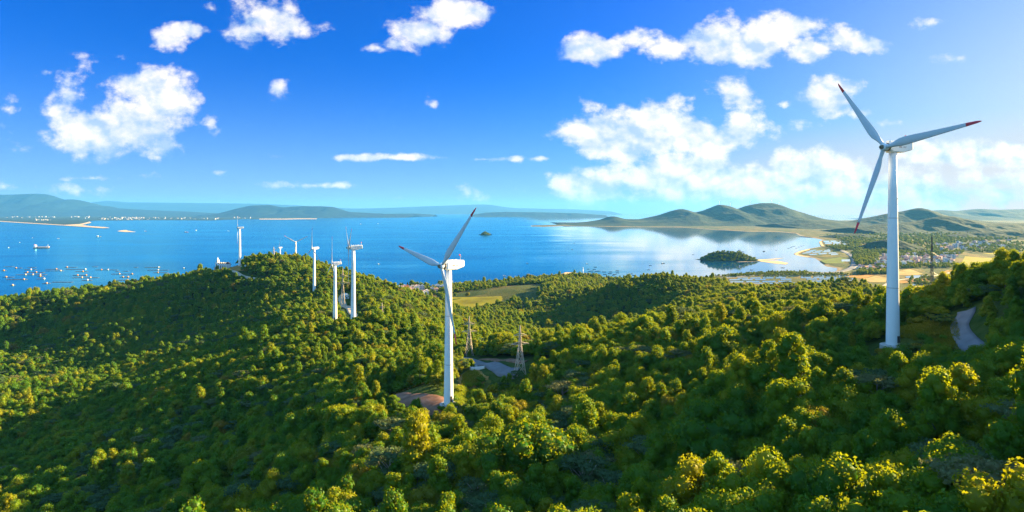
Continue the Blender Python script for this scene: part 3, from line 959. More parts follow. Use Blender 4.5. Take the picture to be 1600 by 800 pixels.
def plant_forest():
    P, kind = forest_points()
    # which trees show largest: inside the frame, not behind the terrain
    X, Y, Z, S_ = P[:, 0], P[:, 1], P[:, 2], P[:, 3]
    px = 800 + F * X / Y; py = HOR - F * (Z + 3.5 * S_ - HC) / Y
    r = np.hypot(X, Y)
    inf = (px > 5) & (px < 1595) & (py < 812) & (py > 330) & (Y > 40)
    order = np.argsort(r)
    az = np.floor((np.arctan2(X, Y) + 2) / R(.45)).astype(int)
    lim = {}
    pick = []
    for i in order:
        if r[i] > 420: break
        el = (Z[i] + 5 * S_[i] - HC) / r[i]
        top = lim.get(az[i], -9)
        if inf[i] and el > top + .004: pick.append(i)
        lim[az[i]] = max(top, (Z[i] + 2.0 * S_[i] - HC) / r[i])
    size = S_[pick] / r[pick]
    pick = [pick[k] for k in np.argsort(-size)[:290]]
    chosen = set(pick)
    used = set()
    look = {0: 'round-crowned green tree', 1: 'broad green tree with clumped crown', 2: 'tall narrow green tree', 3: 'slim upright green tree', 4: 'wide low-domed green tree', 5: 'golden-green round tree', 6: 'grey-green flat-topped tree', 7: 'dull grey tree with layered crown'}
    for i in pick:
        k = kind[i]
        root = PROTO[k][0]
        if k in used: root = copy_tree(root)
        used.add(k)
        root.location = (X[i], Y[i], Z[i]); s = S_[i]
        root.scale = (s, s, s * (.92 + .2 * ((i * 37) % 10) / 10)); root.rotation_euler = (0, 0, P[i, 4])
        zn = zone_of(None, None, px[i], py[i])
        tag(root, f'{look[k]} {zn}', 'tree', f'{look[k]}s {zn}')
    for k, (root, *_r) in enumerate(PROTO):     # a kind nobody picked is planted anyway
        if k not in used:
            i = next(j for j in order if kind[j] == k and inf[j] and j not in chosen)
            chosen.add(i); root.location = (X[i], Y[i], Z[i]); root.scale = (S_[i],) * 3
            zn = zone_of(None, None, px[i], py[i]); tag(root, f'{look[k]} {zn}', 'tree', f'{look[k]}s {zn}')
    rest = np.array([i for i in range(len(P)) if i not in chosen])
    me = bpy.data.meshes.new('forest')
    me.vertices.add(len(rest))
    me.vertices.foreach_set('co', P[rest, :3].astype(np.float32).ravel())
    for nm, v in (('size', P[rest, 3]), ('turn', P[rest, 4]), ('stretch', RNG.uniform(.88, 1.18, len(rest)))):
        a = me.attributes.new(nm, 'FLOAT', 'POINT'); a.data.foreach_set('value', v.astype(np.float32))
    a = me.attributes.new('kind', 'INT', 'POINT'); a.data.foreach_set('value', kind[rest].astype(np.int32))
    o = bpy.data.objects.new('forest', me); COL.objects.link(o)
    tag(o, kind='stuff')
    instancer(o, [pr[1] for pr in PROTO])
    print('forest', len(rest), 'single trees', len(pick))
    return o

def instancer(o, protos):
    ng = bpy.data.node_groups.new('forest_growth', 'GeometryNodeTree')
    ng.interface.new_socket('Geometry', in_out='INPUT', socket_type='NodeSocketGeometry')
    ng.interface.new_socket('Geometry', in_out='OUTPUT', socket_type='NodeSocketGeometry')
    N, L = ng.nodes, ng.links
    gi, go = N.new('NodeGroupInput'), N.new('NodeGroupOutput')
    def attr(nm, t='FLOAT'):
        a = N.new('GeometryNodeInputNamedAttribute'); a.data_type = t; a.inputs[0].default_value = nm
        return a.outputs['Attribute']
    size, turn, st, kd = attr('size'), attr('turn'), attr('stretch'), attr('kind', 'INT')
    rot = N.new('ShaderNodeCombineXYZ'); L.new(turn, rot.inputs[2])
    zz = N.new('ShaderNodeMath'); zz.operation = 'MULTIPLY'; L.new(size, zz.inputs[0]); L.new(st, zz.inputs[1])
    sc = N.new('ShaderNodeCombineXYZ'); L.new(size, sc.inputs[0]); L.new(size, sc.inputs[1]); L.new(zz.outputs[0], sc.inputs[2])
    jn = N.new('GeometryNodeJoinGeometry')
    for k, p in enumerate(protos):
        oi = N.new('GeometryNodeObjectInfo'); oi.transform_space = 'ORIGINAL'
        oi.inputs['Object'].default_value = p; oi.inputs['As Instance'].default_value = True
        cmp_ = N.new('FunctionNodeCompare'); cmp_.data_type = 'INT'; cmp_.operation = 'EQUAL'
        ai = [s for s in cmp_.inputs if s.type == 'INT']
        L.new(kd, ai[0]); ai[1].default_value = k
        ip = N.new('GeometryNodeInstanceOnPoints')
        L.new(gi.outputs[0], ip.inputs['Points']); L.new(cmp_.outputs[0], ip.inputs['Selection'])
        L.new(oi.outputs['Geometry'], ip.inputs['Instance']); L.new(rot.outputs[0], ip.inputs['Rotation']); L.new(sc.outputs[0], ip.inputs['Scale'])
        L.new(ip.outputs[0], jn.inputs[0])
    L.new(jn.outputs[0], go.inputs[0])
    md = o.modifiers.new('growth', 'NODES'); md.node_group = ng

# ------------------------------------------------------------------ wind turbines
def blade_mesh(mb_main, mb_tip, Rr):
    """blade along +Z, seen from the front (-Y side towards the wind), root at the hub"""
    st = [(.025, .55, .55, 0), (.06, .55, .52, 6), (.11, .75, .42, 14), (.18, 1.22, .30, 12), (.24, 1.32, .25, 10), (.34, 1.22, .21, 8), (.5, .98, .16, 5), (.68, .74, .12, 3), (.84, .54, .085, 2), (.86, .515, .082, 2), (.95, .36, .06, 1), (.985, .22, .04, 0), (1.0, .07, .02, 0)]
    k = Rr / 29.0
    rings = []
    for t, ch, th, tw in st:
        pts = []
        c = ch * k * .96; h = th * k * 1.15
        a = R(tw)
        for s in range(14):
            q = 2 * math.pi * s / 14
            x = math.cos(q) * c * (1 + .0) - (c - .70 * k) * .42
            y = math.sin(q) * h * (1 if t < .1 else (.55 + .45 * math.cos(q * .5) ** 2))
            pts.append(Vector((x * math.cos(a) - y * math.sin(a), x * math.sin(a) + y * math.cos(a), t * Rr)))
        rings.append(pts)
    mb_main.loft(rings[:10], smooth=True)
    mb_tip.loft([[p + Vector((0, 0, .004)) for p in rings[9]]] + rings[10:], smooth=True)

def turbine(base, hub, Rr, az, phase, label, r0=2.15, r1=1.25, detail=True, door_az=0, emblem=False):
    """az: compass of the nacelle axis from rotor to tail, clockwise from the view direction"""
    root = empty('wind_turbine', base)
    tag(root, label, 'wind turbine', 'wind turbines along the hills')
    h = hub.z - base.z
    th = h - 1.5                              # tower top
    # tower
    mb = MB(); n = 26 if detail else 14
    prof = [((0, 0, -2.5), r0)] + [((0, 0, th * q), r0 + (r1 - r0) * q) for q in (0, .12, .30, .55, .8, 1.0)]
    mb.tube(prof, n)
    tower = mb.build('tower', M['white'], root)
    if detail:
        for q in (.30, .66):
            s = MB(); rr = r0 + (r1 - r0) * q
            s.tube([((0, 0, th * q - .09), rr + .012), ((0, 0, th * q + .09), rr + .01)], n)
            s.build('flange', M['concrete'], tower)
        d = MB(); a = R(door_az)
        c = Vector((math.sin(a), -math.cos(a), 0))
        d.box((0, 0, 0), (.95, .16, 2.1)); do = d.build('door', M['dark'], tower, c * (r0 * .985) + Vector((0, 0, 2.3))); do.rotation_euler = (0, 0, a)
        s = MB()
        for kk in range(6): s.box((0, -.25 * kk - .2, 1.2 - .22 * kk), (1.2, .25, .06))
        so = s.build('steps', M['steel'], tower, c * r0); so.rotation_euler = (0, 0, a)
        b = MB(); b.tube([((0, 0, -2.5), r0 * 1.9), ((0, 0, .25), r0 * 1.85), ((0, 0, .42), r0 * 1.6)], 28, smooth=False)
        b.build('foundation', M['concrete'], root)
    # head: local frame, -Y to the wind, +Y to the tail
    hd = empty('nacelle_head', (0, 0, h)); hd.parent = root
    hd.rotation_euler = (0, 0, -R(az))
    over = 3.3 * Rr / 29.0                          # rotor ahead of the tower
    k = Rr / 29.0
    mb = MB()
    def sect(y, w, z0, z1, c=.35):
        return [Vector(p) for p in [(-w + c, y, z0), (w - c, y, z0), (w, y, z0 + c), (w, y, z1 - c), (w - c, y, z1), (-w + c, y, z1), (-w, y, z1 - c), (-w, y, z0 + c)]]
    mb.loft([sect(-over + 1.3 * k, 1.15 * k, -1.2 * k, 1.15 * k, .6 * k), sect(-over + 2.0 * k, 1.45 * k, -1.55 * k, 1.55 * k, .3 * k), sect(2.6 * k, 1.55 * k, -1.6 * k, 1.75 * k, .25 * k), sect(6.0 * k, 1.5 * k, -.75 * k, 1.8 * k, .25 * k), sect(6.35 * k, 1.4 * k, -.6 * k, 1.65 * k, .25 * k)])
    nac = mb.build('nacelle', M['white'], hd)
    # flatten the hierarchy: the head only turns the parts
    parts = [nac]
    if detail:
        s = MB()
        for q in range(4): s.box((-.3 * k + .2 * (q % 2), (-1.2 + 1.5 * q) * k, 1.75 * k + .12), (1.1 * k, .7 * k, .42))
        s.build('roof_hatch', M['white'], nac)
        s = MB(); s.bar((0, 5.6 * k, 1.7 * k), (0, 5.6 * k, 3.5 * k), .12); s.bar((-.5 * k, 5.6 * k, 3.3 * k), (.5 * k, 5.6 * k, 3.3 * k), .1); s.build('wind_vane_mast', M['steel'], nac)
        s = MB(); s.ball((-.5 * k, 5.6 * k, 3.65 * k), .32 * k, 2); s.build('warning_light', M['red'], nac)
        s = MB(); s.tube([((0, -over + .95 * k, 0), 1.25 * k), ((0, -over + 1.35 * k, 0), 1.25 * k)], 20, axis=(0, 1, 0)); s.build('bearing_ring', M['hub'], nac)
        for q in range(7):
            if q == 3: continue
            for sd in (1, -1):
                s = MB(); yy = (.9 + .40 * q) * k; xx = sd * 1.545 * k
                s.box((xx, yy, .05 * k), (.05, .10 * k, .5 * k)); s.box((xx, yy + .14 * k, (.22 - .2 * (q % 3)) * k), (.052, .2 * k, .09 * k))
                s.build('letter', M['letter'], nac)
    # hub and blades
    hubp = Vector((0, -over, 0))
    mb = MB()
    mb.tube([(hubp + Vector((0, 1.1 * k, 0)), 1.0 * k), (hubp + Vector((0, -.3 * k, 0)), 1.15 * k), (hubp + Vector((0, -.9 * k, 0)), .95 * k)], 18, axis=(0, 1, 0))
    mb.ball(hubp, 1.2 * k, 2)
    hb = mb.build('hub', M['white'], hd); parts.append(hb)
    s = MB(); s.tube([(hubp + Vector((0, -.88 * k, 0)), .72 * k), (hubp + Vector((0, -1.45 * k, 0)), .55 * k)], 18, axis=(0, 1, 0)); s.build('hub_cap', M['hub'], hb)
    s = MB(); s.tube([(hubp + Vector((0, -1.46 * k, 0)), .28 * k), (hubp + Vector((0, -1.5 * k, 0)), .26 * k)], 14, axis=(0, 1, 0)); s.build('hub_hole', M['dark'], hb)
    for q in range(3):
        a, b = MB(), MB()
        blade_mesh(a, b, Rr)
        bl = a.build('blade', M['blade'], hd); parts.append(bl)
        bl.location = hubp
        bl.rotation_euler = (0, R(phase + 120 * q), 0)
        tp = b.build('blade_tip', M['red'], bl)
    # parts hang directly on the turbine
    mh = Matrix.Translation((0, 0, h)) @ Matrix.Rotation(-R(az), 4, 'Z')
    for p in parts:
        ml = Matrix.Translation(p.location) @ p.rotation_euler.to_matrix().to_4x4()
        p.parent = root; m = mh @ ml
        p.location = m.translation; p.rotation_euler = m.to_euler()
    bpy.data.objects.remove(hd)
    if emblem:
        s = MB(); a = R(36)
        rr = r0 + (r1 - r0) * .74 + .015
        for (w, zz) in ((.55, .9), (.95, .45), (1.0, 0), (.7, -.5), (.35, -.95)):
            pts = []
            for sg, z2 in ((-1, -.26), (1, -.26), (1, .26), (-1, .26)):
                an = a + sg * w / 2 / rr
                pts.append((math.sin(an) * rr, -math.cos(an) * rr, th * .745 + zz + z2))
            s.quad(pts)
        s.build('emblem', M['emblem'], tower)
    return root

def tb(px, hy, by, Y, Rr, az, phase, label, dx=0, ground=None, **k):
    base = at(px, by, Y)
    if ground: base.z = H(base.x, base.y)
    hub = at(px, hy, Y)
    TURB_XY.append((base.x, base.y, k.pop('clear', 4.5)))
    return turbine(base, hub, Rr, az, phase, label, **k)

def hub_shift(): pass
tb(1395, 230.5, 540, 189, 30.0, 74, -38, 'largest white wind turbine with red blade tips beside the winding road', door_az=20, emblem=True, clear=6.0, r0=1.95, r1=1.12)
tb(701, 415, 632, 216, 28.3, 46, 42, 'white wind turbine beside the bare reddish earth pad', clear=6.5, door_az=40, r0=1.75, r1=1.08)
tb(552, 387, 501, 454, 31.0, 70, 180, 'white wind turbine beside the curved ridge road, one blade straight down', ground=1, r0=2.0)
tb(523.5, 412, 499, 520, 24.5, 63, 4, 'white wind turbine left of the ridge road, one blade straight up', ground=1, r0=1.9, r1=1.1)
tb(491, 388, 458, 744, 26, 48, 0, 'white wind turbine on the wooded crest beside a small turquoise shed', ground=1, detail=False, r0=2.0)
tb(462, 378.5, 419, 1040, 22.5, -18, 62, 'white wind turbine behind the crest, two blades raised in a Y', ground=1, detail=False, r0=1.9)
tb(437.5, 387, 404, 1290, 21, 40, 14, 'small distant white wind turbine beside a lattice mast behind the hilltop', ground=1, detail=False, r0=1.9)
tb(374.5, 356, 415.5, 885, 25, 64, -44, 'white wind turbine on the hilltop beside the white chapel', ground=1, detail=False, r0=1.9)
for px, ty, Y in [(1124, 314, 8300), (1141, 317, 8330), (1173, 314, 8320), (1206, 312, 8300), (1217, 316, 8320)]:
    p = at(px, ty, Y)
    g = p.copy(); g.z -= 62
    t = turbine(g, p, 26, 30, px * 7 % 120, 'tiny wind turbine on the skyline of the hill across the bay', detail=False, r0=2.6, r1=1.8)
    t['group'] = 'tiny turbines on the far hill'

# ------------------------------------------------------------------ lattice pylons
def pylon(px, top, Y, w, label, mat='steel', bar=.13, arms=((.62, .34), (.80, .24)), base_py=None):
    x = (px - 800) / F * Y
    z0 = H(x, Y) - .5
    h = at(px, top, Y).z - z0
    root = empty('lattice_pylon', (x, Y, z0)); root.rotation_euler = (0, 0, R(18))
    tag(root, label, 'pylon', 'lattice pylons on the slopes')
    mb = MB()
    def wd(q): return w * (1 - q / .62) + w * .24 * (q / .62) if q < .62 else w * .24 * (1 - (q - .62) / .38 * .75)
    lv = [0]
    while lv[-1] < .97: lv.append(min(1.0, lv[-1] + max(.085, wd(lv[-1]) / h * 1.25)))
    cs = ((-1, -1), (1, -1), (1, 1), (-1, 1))
    P = [[Vector((sx * wd(q) / 2, sy * wd(q) / 2, q * h)) for sx, sy in cs] for q in lv]
    for a, b in zip(P[:-1], P[1:]):
        for i in range(4):
            j = (i + 1) % 4
            mb.bar(a[i], b[i], bar * 1.25)
            mb.bar(a[i], b[j], bar * .75); mb.bar(a[j], b[i], bar * .75)
            mb.bar(b[i], b[j], bar * .75)
    mb.build('lattice_tower', M[mat], root)
    for q, ln in arms:
        s = MB(); L_ = h * ln / 2; z = q * h; ww = wd(q) / 2
        for sd in (-1, 1):
            tip = Vector((sd * (ww + L_), 0, z + .25))
            for sy in (-1, 1):
                s.bar((sd * ww, sy * ww, z), tip, bar * .8); s.bar((sd * ww, sy * ww, z + h * .05), tip, bar * .8)
        ar = s.build('crossarm', M[mat], root)
        for sd in (-1, 1):
            s = MB(); s.tube([((sd * (ww + L_ * .95), 0, z + .2), .09), ((sd * (ww + L_ * .95), 0, z - h * .045), .11)], 6)
            s.build('insulator', M['dark'], ar)
    TURB_XY.append((x, Y, w * .55 + 1))
    return root
pylon(812.5, 509, 258, 4.2, 'rusty lattice pylon beside the grey valley road', bar=.13)
pylon(733, 494.5, 372, 4.6, 'lattice pylon among lit trees behind the middle turbine', bar=.15)
pylon(1456, 369, 420, 6.5, 'tall dark lattice pylon in front of the field plain', 'darksteel', .14, ((.50, .22), (.66, .22), (.82, .20)))
pylon(427.5, 386, 900, 4.6, 'lattice pylon on the hilltop beside a small turbine', bar=.24)
pylon(535.5, 420, 640, 5.0, 'lattice pylon behind the ridge between two turbines', bar=.22)
pylon(597, 473, 470, 4.2, 'faint thin lattice pylon on the sunny slope', bar=.13)

# ------------------------------------------------------------------ roads and clearings
def strip(name, pts, w, mat, lift=.35, label=None, thick=.25, cross=5):
    n = len(pts); V, Q = [], []
    P = []
    for i, p in enumerate(pts):
        d = (pts[min(i + 1, n - 1)] - pts[max(i - 1, 0)]); d.z = 0
        if d.length < 1e-6: d = Vector((0, 1, 0))
        d.normalize(); nn = Vector((-d.y, d.x, 0))
        P.append([p + nn * (w * (2 * k / (cross - 1) - 1)) for k in range(cross)])
    A = np.array([[[q.x, q.y] for q in r] for r in P])
    Z = Hg(A[..., 0], A[..., 1])
    Zm = Z.mean(1)[:, None]
    Z2 = np.maximum(Zm + (Z - Zm) * .6, Z) + lift       # cut a little level into the slope
    for i in range(n):
        for k in range(cross): V.append((A[i, k, 0], A[i, k, 1], Z2[i, k]))
    for i in range(n - 1):
        for k in range(cross - 1):
            a = i * cross + k; Q.append((a, a + 1, a + cross + 1, a + cross))
    # side skirts down into the ground
    b0 = len(V)
    for i in range(n):
        V.append((A[i, 0, 0], A[i, 0, 1], Z2[i, 0] - 2.5)); V.append((A[i, -1, 0], A[i, -1, 1], Z2[i, -1] - 2.5))
    for i in range(n - 1):
        Q.append((i * cross, (i + 1) * cross, b0 + 2 * i + 2, b0 + 2 * i))
        Q.append((i * cross + cross - 1, b0 + 2 * i + 1, b0 + 2 * i + 3, (i + 1) * cross + cross - 1))
    o = mesh_np(name, V, [np.array(Q)], mat)
    return tag(o, kind='structure')

def patch(name, pts, mat, lift=.3, res=2.0, rough=0.0):
    """a sheet laid over the terrain inside an outline"""
    P = np.array([[p.x, p.y] for p in pts])
    x0, y0 = P.min(0) - res; x1, y1 = P.max(0) + res
    xs, ys = np.arange(x0, x1 + res, res), np.arange(y0, y1 + res, res)
    X, Y = np.meshgrid(xs, ys, indexing='ij')
    d = poly_dist(P, X, Y)
    Z = Hg(X, Y) + lift * np.clip((d + res) / (res * 1.5), -2.5, 1) + rough * fbm(X / 1.5, Y / 1.5, 4, 3)
    nx, ny = X.shape
    V = np.stack([X, Y, Z], -1).reshape(-1, 3)
    i, j = np.meshgrid(np.arange(nx - 1), np.arange(ny - 1), indexing='ij')
    q = np.stack([i * ny + j, (i + 1) * ny + j, (i + 1) * ny + j + 1, i * ny + j + 1], -1).reshape(-1, 4)
    dd = (d + rough * 3 * fbm(X / 5, Y / 5, 8, 3)).ravel()
    q = q[(dd[q] > -res * .6).any(1)]
    o = mesh_np(name, V, [q], mat, smooth=True)
    return tag(o, kind='structure')

strip('road', ROAD_RIGHT, 2.3, M['asphalt'])
strip('road', ROAD_BEND, 1.9, M['asphalt'])
strip('road', ROAD_RIDGE, 3.6, M['dirtroad'], .5)
strip('road', ROAD_VALLEY, 3.6, M['asphalt'], .4)
strip('road', ROAD_TOP, 2.6, M['dirtroad'], .5)
strip('road', ROAD_BACK, 2.0, M['dirt'], .4)
patch('earth_ground', PAD, M['dirt'], .3, 1.0, .1)
patch('grass_ground', LAWN, M['grass'], .3, 1.5, .3)
patch('grass_ground', DRY, M['drygrass'], .3, 1.5, .3)
patch('grass_ground', GLADE, M['grass'], .25, 1.2, .25)
patch('grass_ground', GLADE2, M['drygrass'], .3, 1.5, .3)
patch('grass_ground', HILLTOP, M['drygrass'], .3, 3.0, .2)
M['yellowfield'] = plain('yellow_field', (.26, .22, .014), .95, .35, .03, .1)
patch('field', VALLEY_FIELD, M['yellowfield'], .6, 6.0, .3)

# grass tufts in the clearings
def tufts(name, poly, n, h, cols, seed, z=None):
    rng = np.random.default_rng(seed)
    P = np.array([[p.x, p.y] for p in poly])
    x0, y0 = P.min(0); x1, y1 = P.max(0)
    X = rng.uniform(x0, x1, n * 4); Y = rng.uniform(y0, y1, n * 4)
    k = poly_dist(P, X, Y) > .3; X, Y = X[k][:n], Y[k][:n]
    Z = Hg(X, Y) + .2
    V, T = [], []
    for i in range(len(X)):
        for b in range(6):
            a = rng.uniform(0, 6.283); w = .07; hh = h * rng.uniform(.5, 1.2); l = hh * .5
            c, s = math.cos(a), math.sin(a); ox, oy = rng.normal(size=2) * .22
            k = len(V)
            V += [(X[i] + ox - s * w, Y[i] + oy + c * w, Z[i]), (X[i] + ox + s * w, Y[i] + oy - c * w, Z[i]), (X[i] + ox + c * l, Y[i] + oy + s * l, Z[i] + hh)]
            T.append((k, k + 1, k + 2))
    o = mesh_np(name, V, [np.array(T)], cols)
    return tag(o, kind='stuff')
tufts('grass', GLADE, 2600, .8, M['leafgold'], 3)
tufts('grass', GLADE2, 900, 1.0, M['leafgold'], 4)
tufts('grass', LAWN, 1500, .8, M['leaf'], 5)
tufts('grass', DRY, 900, .9, M['leafgold'], 6)

# low white barriers by the valley road
def barrier(px, py, ln, rz, label, hgt=1.3):
    p = hit(px, py)
    r = empty('road_barrier', p, rz); tag(r, label, 'barrier')
    s = MB(); s.box((0, 0, .55), (ln, .5, 1.5)); s.box((0, 0, hgt), (ln + .2, .62, .18)); s.build('wall', M['white'], r)
    s = MB()
    for q in (-1, 1): s.box((q * (ln / 2 + .2), 0, .7), (.5, .8, 1.9))
    s.build('end_post', M['concrete'], r)
barrier(746, 578, 6.0, .25, 'long white roadside barrier below the grey valley road')
barrier(741, 575, 3.2, -.9, 'short white roadside barrier end beside the dry grass')

def shed(px, py, w, d, h, rz, wall, roof, label, cat='shed', roofh=.35):
    p = hit(px, py)
    r = empty('shed', p, rz); tag(r, label, cat)
    s = MB(); s.box((0, 0, h / 2 - .5), (w, d, h + 1)); s.build('wall', M[wall], r)
    s = MB(); a = w / 2 + .3; b = d / 2 + .3
    s.loft([[Vector((-a, -b, h)), Vector((a, -b, h)), Vector((a, -b, h + .15)), Vector((0, -b, h + roofh * w)), Vector((-a, -b, h + .15))],
            [Vector((-a, b, h)), Vector((a, b, h)), Vector((a, b, h + .15)), Vector((0, b, h + roofh * w)), Vector((-a, b, h + .15))]]); s.build('roof', M[roof], r)
    s = MB(); s.box((0, -d / 2 - .02, 1.0), (w * .22, .1, 2.0)); s.build('door', M['dark'], r)
    s = MB()
    for q in (-.32, .32): s.box((w * q, -d / 2 - .02, h * .6), (w * .16, .1, h * .32))
    s.build('window', M['dark'], r)
    return r
M['turq'] = plain('turquoise_sheet', (.06, .50, .46), .5, .1)
M['darkroof'] = plain('dark_roof_tile', (.035, .02, .035), .6, .2, 2.0)
M['redroof'] = plain('red_roof_tile', (.32, .10, .07), .7, .2, 2.0)
M['greyroof'] = plain('grey_flat_roof', (.34, .32, .32), .8, .2, 1.0)
M['cream'] = plain('cream_render', (.72, .64, .52), .8, .08, .5)
M['pink'] = plain('pink_render', (.62, .40, .36), .8, .12, .5)
M['brick'] = plain('brick_tower', (.50, .20, .11), .8, .12, .5)
M['pale'] = plain('pale_render', (.70, .66, .62), .8, .08, .5)
M['bluegrey'] = plain('bluegrey_render', (.36, .42, .50), .8, .1, .5)
M['window'] = plain('window_dark', (.05, .06, .09), .25, .2, 1.0, .6)
shed(497, 461, 5, 4, 3, .4, 'white', 'turq', 'small turquoise-roofed shed at the foot of a crest turbine')
shed(541, 466, 6, 5, 4, .5, 'white', 'white', 'small white hut beside the curved ridge road')
shed(365.5, 415, 8, 6, 5.2, .1, 'pale', 'darkroof', 'low dark-roofed annex beside the white chapel')

# white chapel on the hilltop
def chapel():
    p = at(348.5, 416.5, 889); p.z = H(p.x, p.y)
    r = empty('chapel', p, R(-12)); tag(r, 'white hilltop chapel with a pointed tower and dark roof', 'chapel')
    s = MB(); s.box((2, 0, 3.7), (16, 9, 9.4)); s.box((2, 0, 8.65), (16.6, 9.6, .5))
    for q in range(6): s.box((-5.6 + 3.1 * q, -4.65, 4.0), (.6, .4, 9.0))
    s.build('wall', M['white'], r)
    s = MB()
    s.loft([[Vector((-5.8, -4.6, 8.92)), Vector((9.8, -4.6, 8.92)), Vector((9.8, 4.6, 8.92)), Vector((-5.8, 4.6, 8.92))], [Vector((-4.6, -1.2, 11.4)), Vector((8.6, -1.2, 11.4)), Vector((8.6, 1.2, 11.4)), Vector((-4.6, 1.2, 11.4))]])
    rf = s.build('roof', M['darkroof'], r)
    s = MB()
    for q in range(4):
        s.box((-3 + 3.4 * q, -3.9, 10.3), (1.2, 1.4, 1.5)); s.box((-3 + 3.4 * q, -3.9, 11.1), (1.5, 1.7, .25))
    s.build('dormer', M['white'], rf)
    for q in range(5):
        s = MB(); s.box((-4.05 + 3.1 * q, -4.52, 4.2), (1.35, .16, 5.2)); s.build('window', M['window'], r)
    s = MB(); s.box((-8.2, -1, 4.7), (4.6, 5.2, 11.4)); s.box((-8.2, -1, 10.5), (5.2, 5.8, .5)); s.box((-8.2, -1, 12.3), (3.2, 3.4, 3.4)); s.box((-8.2, -1, 14.1), (3.6, 3.8, .3))
    s.loft([[Vector((-8.2 + 1.6 * math.cos(k * 1.0472), -1 + 1.6 * math.sin(k * 1.0472), 14.25)) for k in range(6)], [Vector((-8.2 + .1 * math.cos(k * 1.0472), -1 + .1 * math.sin(k * 1.0472), 18.6)) for k in range(6)]])
    tw = s.build('tower', M['white'], r)
    s = MB(); s.box((-8.2, -3.62, 6.2), (1.4, .16, 4.2)); s.box((-8.2, -2.72, 12.4), (1.0, .16, 2.0)); s.build('window', M['window'], tw)
    s = MB(); s.box((-11, -2, 1.5), (2.6, 3.4, 5.0)); s.build('porch', M['pink'], r)
chapel()
def hill_wall():
    a = hit(377, 417); b = hit(389, 415.5)
    r = MB(); n = 9
    for k in range(n):
        q = a.lerp(b, k / (n - 1)); q.z = H(q.x, q.y)
        hh = 1.3 + 1.6 * math.sin(k / (n - 1) * math.pi * .9 + .4) ** 2 * .5
        r.box((q.x, q.y, q.z + hh / 2 - .5), ((b - a).length / n * 1.02, .8, hh + 1))
    o = r.build('retaining_wall', M['white']); tag(o, 'low white wall at the foot of the hilltop turbine', 'wall')
hill_wall()

# ------------------------------------------------------------------ villages
def house_mesh(w, d, h, wall, roof, kind):
    s = MB()
    s.mi = 0; s.box((0, 0, h / 2 - 1), (w, d, h + 2))
    if kind == 'gable':
        s.mi = 1; a = w / 2 + .4; b = d / 2 + .4; e = h + w * .28
        s.loft([[Vector((-a, -b, h)), Vector((a, -b, h)), Vector((0, -b, e))], [Vector((-a, b, h)), Vector((a, b, h)), Vector((0, b, e))]])
    else:
        s.mi = 1; s.box((0, 0, h + .06), (w - .6, d - .6, .25))
        s.mi = 0
        for sx, sy, lx, ly in ((1, 0, .3, d), (-1, 0, .3, d), (0, 1, w - .6, .3), (0, -1, w - .6, .3)):
            s.box((sx * (w / 2 - .15), sy * (d / 2 - .15), h + .5), (lx, ly, 1.0))
        s.box((w * .2, d * .15, h + 1.4), (w * .3, d * .3, 2.6))
    s.mi = 2
    nf = max(1, int(h / 3.2)); nw = max(2, int(w / 3.2))
    for f in range(nf):
        for k in range(nw):
            x = (k + .5) / nw * w - w / 2
            for sy in (-1, 1): s.box((x, sy * d / 2, 1.7 + f * 3.2), (w / nw * .5, .14, 1.5))
        for sx in (-1, 1): s.box((sx * w / 2, 0, 1.7 + f * 3.2), (.14, d * .35, 1.5))
    o = s.build('house', [M[wall], M[roof], M['window']])
    return o
_hp = [house_mesh(10, 8, 6.4, 'cream', 'redroof', 'gable'), house_mesh(9, 10, 9.6, 'pale', 'greyroof', 'flat'), house_mesh(11, 9, 9.6, 'pink', 'greyroof', 'flat'), house_mesh(12, 9, 6.4, 'pale', 'darkroof', 'gable'), house_mesh(9, 9, 12.8, 'bluegrey', 'greyroof', 'flat'), house_mesh(8, 12, 6.4, 'pink', 'redroof', 'gable'), house_mesh(18, 9, 6.4, 'cream', 'greyroof', 'flat')]
_hl = ['cream house with a red gabled roof', 'pale flat-roofed house', 'pink flat-roofed house', 'pale house with a dark gabled roof', 'blue-grey flat-roofed block', 'pink house with a red gabled roof', 'long cream flat-roofed block']
_hused = set()
def house(kd, x, y, rz, s, where):
    o = _hp[kd]
    if kd in _hused: o = o.copy(); COL.objects.link(o)
    _hused.add(kd)
    o.location = (x, y, H(x, y)); o.rotation_euler = (0, 0, rz); o.scale = (s, s, s)
    tag(o, f'{_hl[kd]} {where}', 'house', f'{_hl[kd]}s {where}'.replace('house with', 'houses with') if False else f'{where}: {_hl[kd]}')
    return o
def town(n, quad, where, seed, smin=.8, smax=1.3, mind=9.0, weights=(.2, .25, .2, .1, .08, .1, .07), dens=None):
    rng = random.Random(seed); pts = []
    tries = 0
    (ax, ay), (bx, by), (cx, cy), (dx, dy) = quad
    while len(pts) < n and tries < n * 60:
        tries += 1
        u, v = rng.random(), rng.random()
        px = (ax * (1 - u) + bx * u) * (1 - v) + (dx * (1 - u) + cx * u) * v
        py = (ay * (1 - u) + by * u) * (1 - v) + (dy * (1 - u) + cy * u) * v
        p = sea(px, py, 4.0)
        if any((p.x - q[0]) ** 2 + (p.y - q[1]) ** 2 < (mind) ** 2 for q in pts): continue
        pts.append((p.x, p.y))
    for x, y in pts:
        house(rng.choices(range(7), weights)[0], x, y, rng.choice([.3, .5, 1.9, .4]) + rng.uniform(-.15, .15), rng.uniform(smin, smax), where)
town(34, [(608, 452.5), (662, 450), (668, 466), (612, 461)], 'in the coastal village by the bay', 3, .8, 1.15, 13)
town(9, [(672, 452), (696, 449.5), (700, 458), (676, 460)], 'near the small harbour', 4, .8, 1.1, 14)
town(122, [(1372, 400), (1500, 396), (1486, 414), (1366, 415)], 'in the dense town on the plain', 6, .75, 1.15, 13)
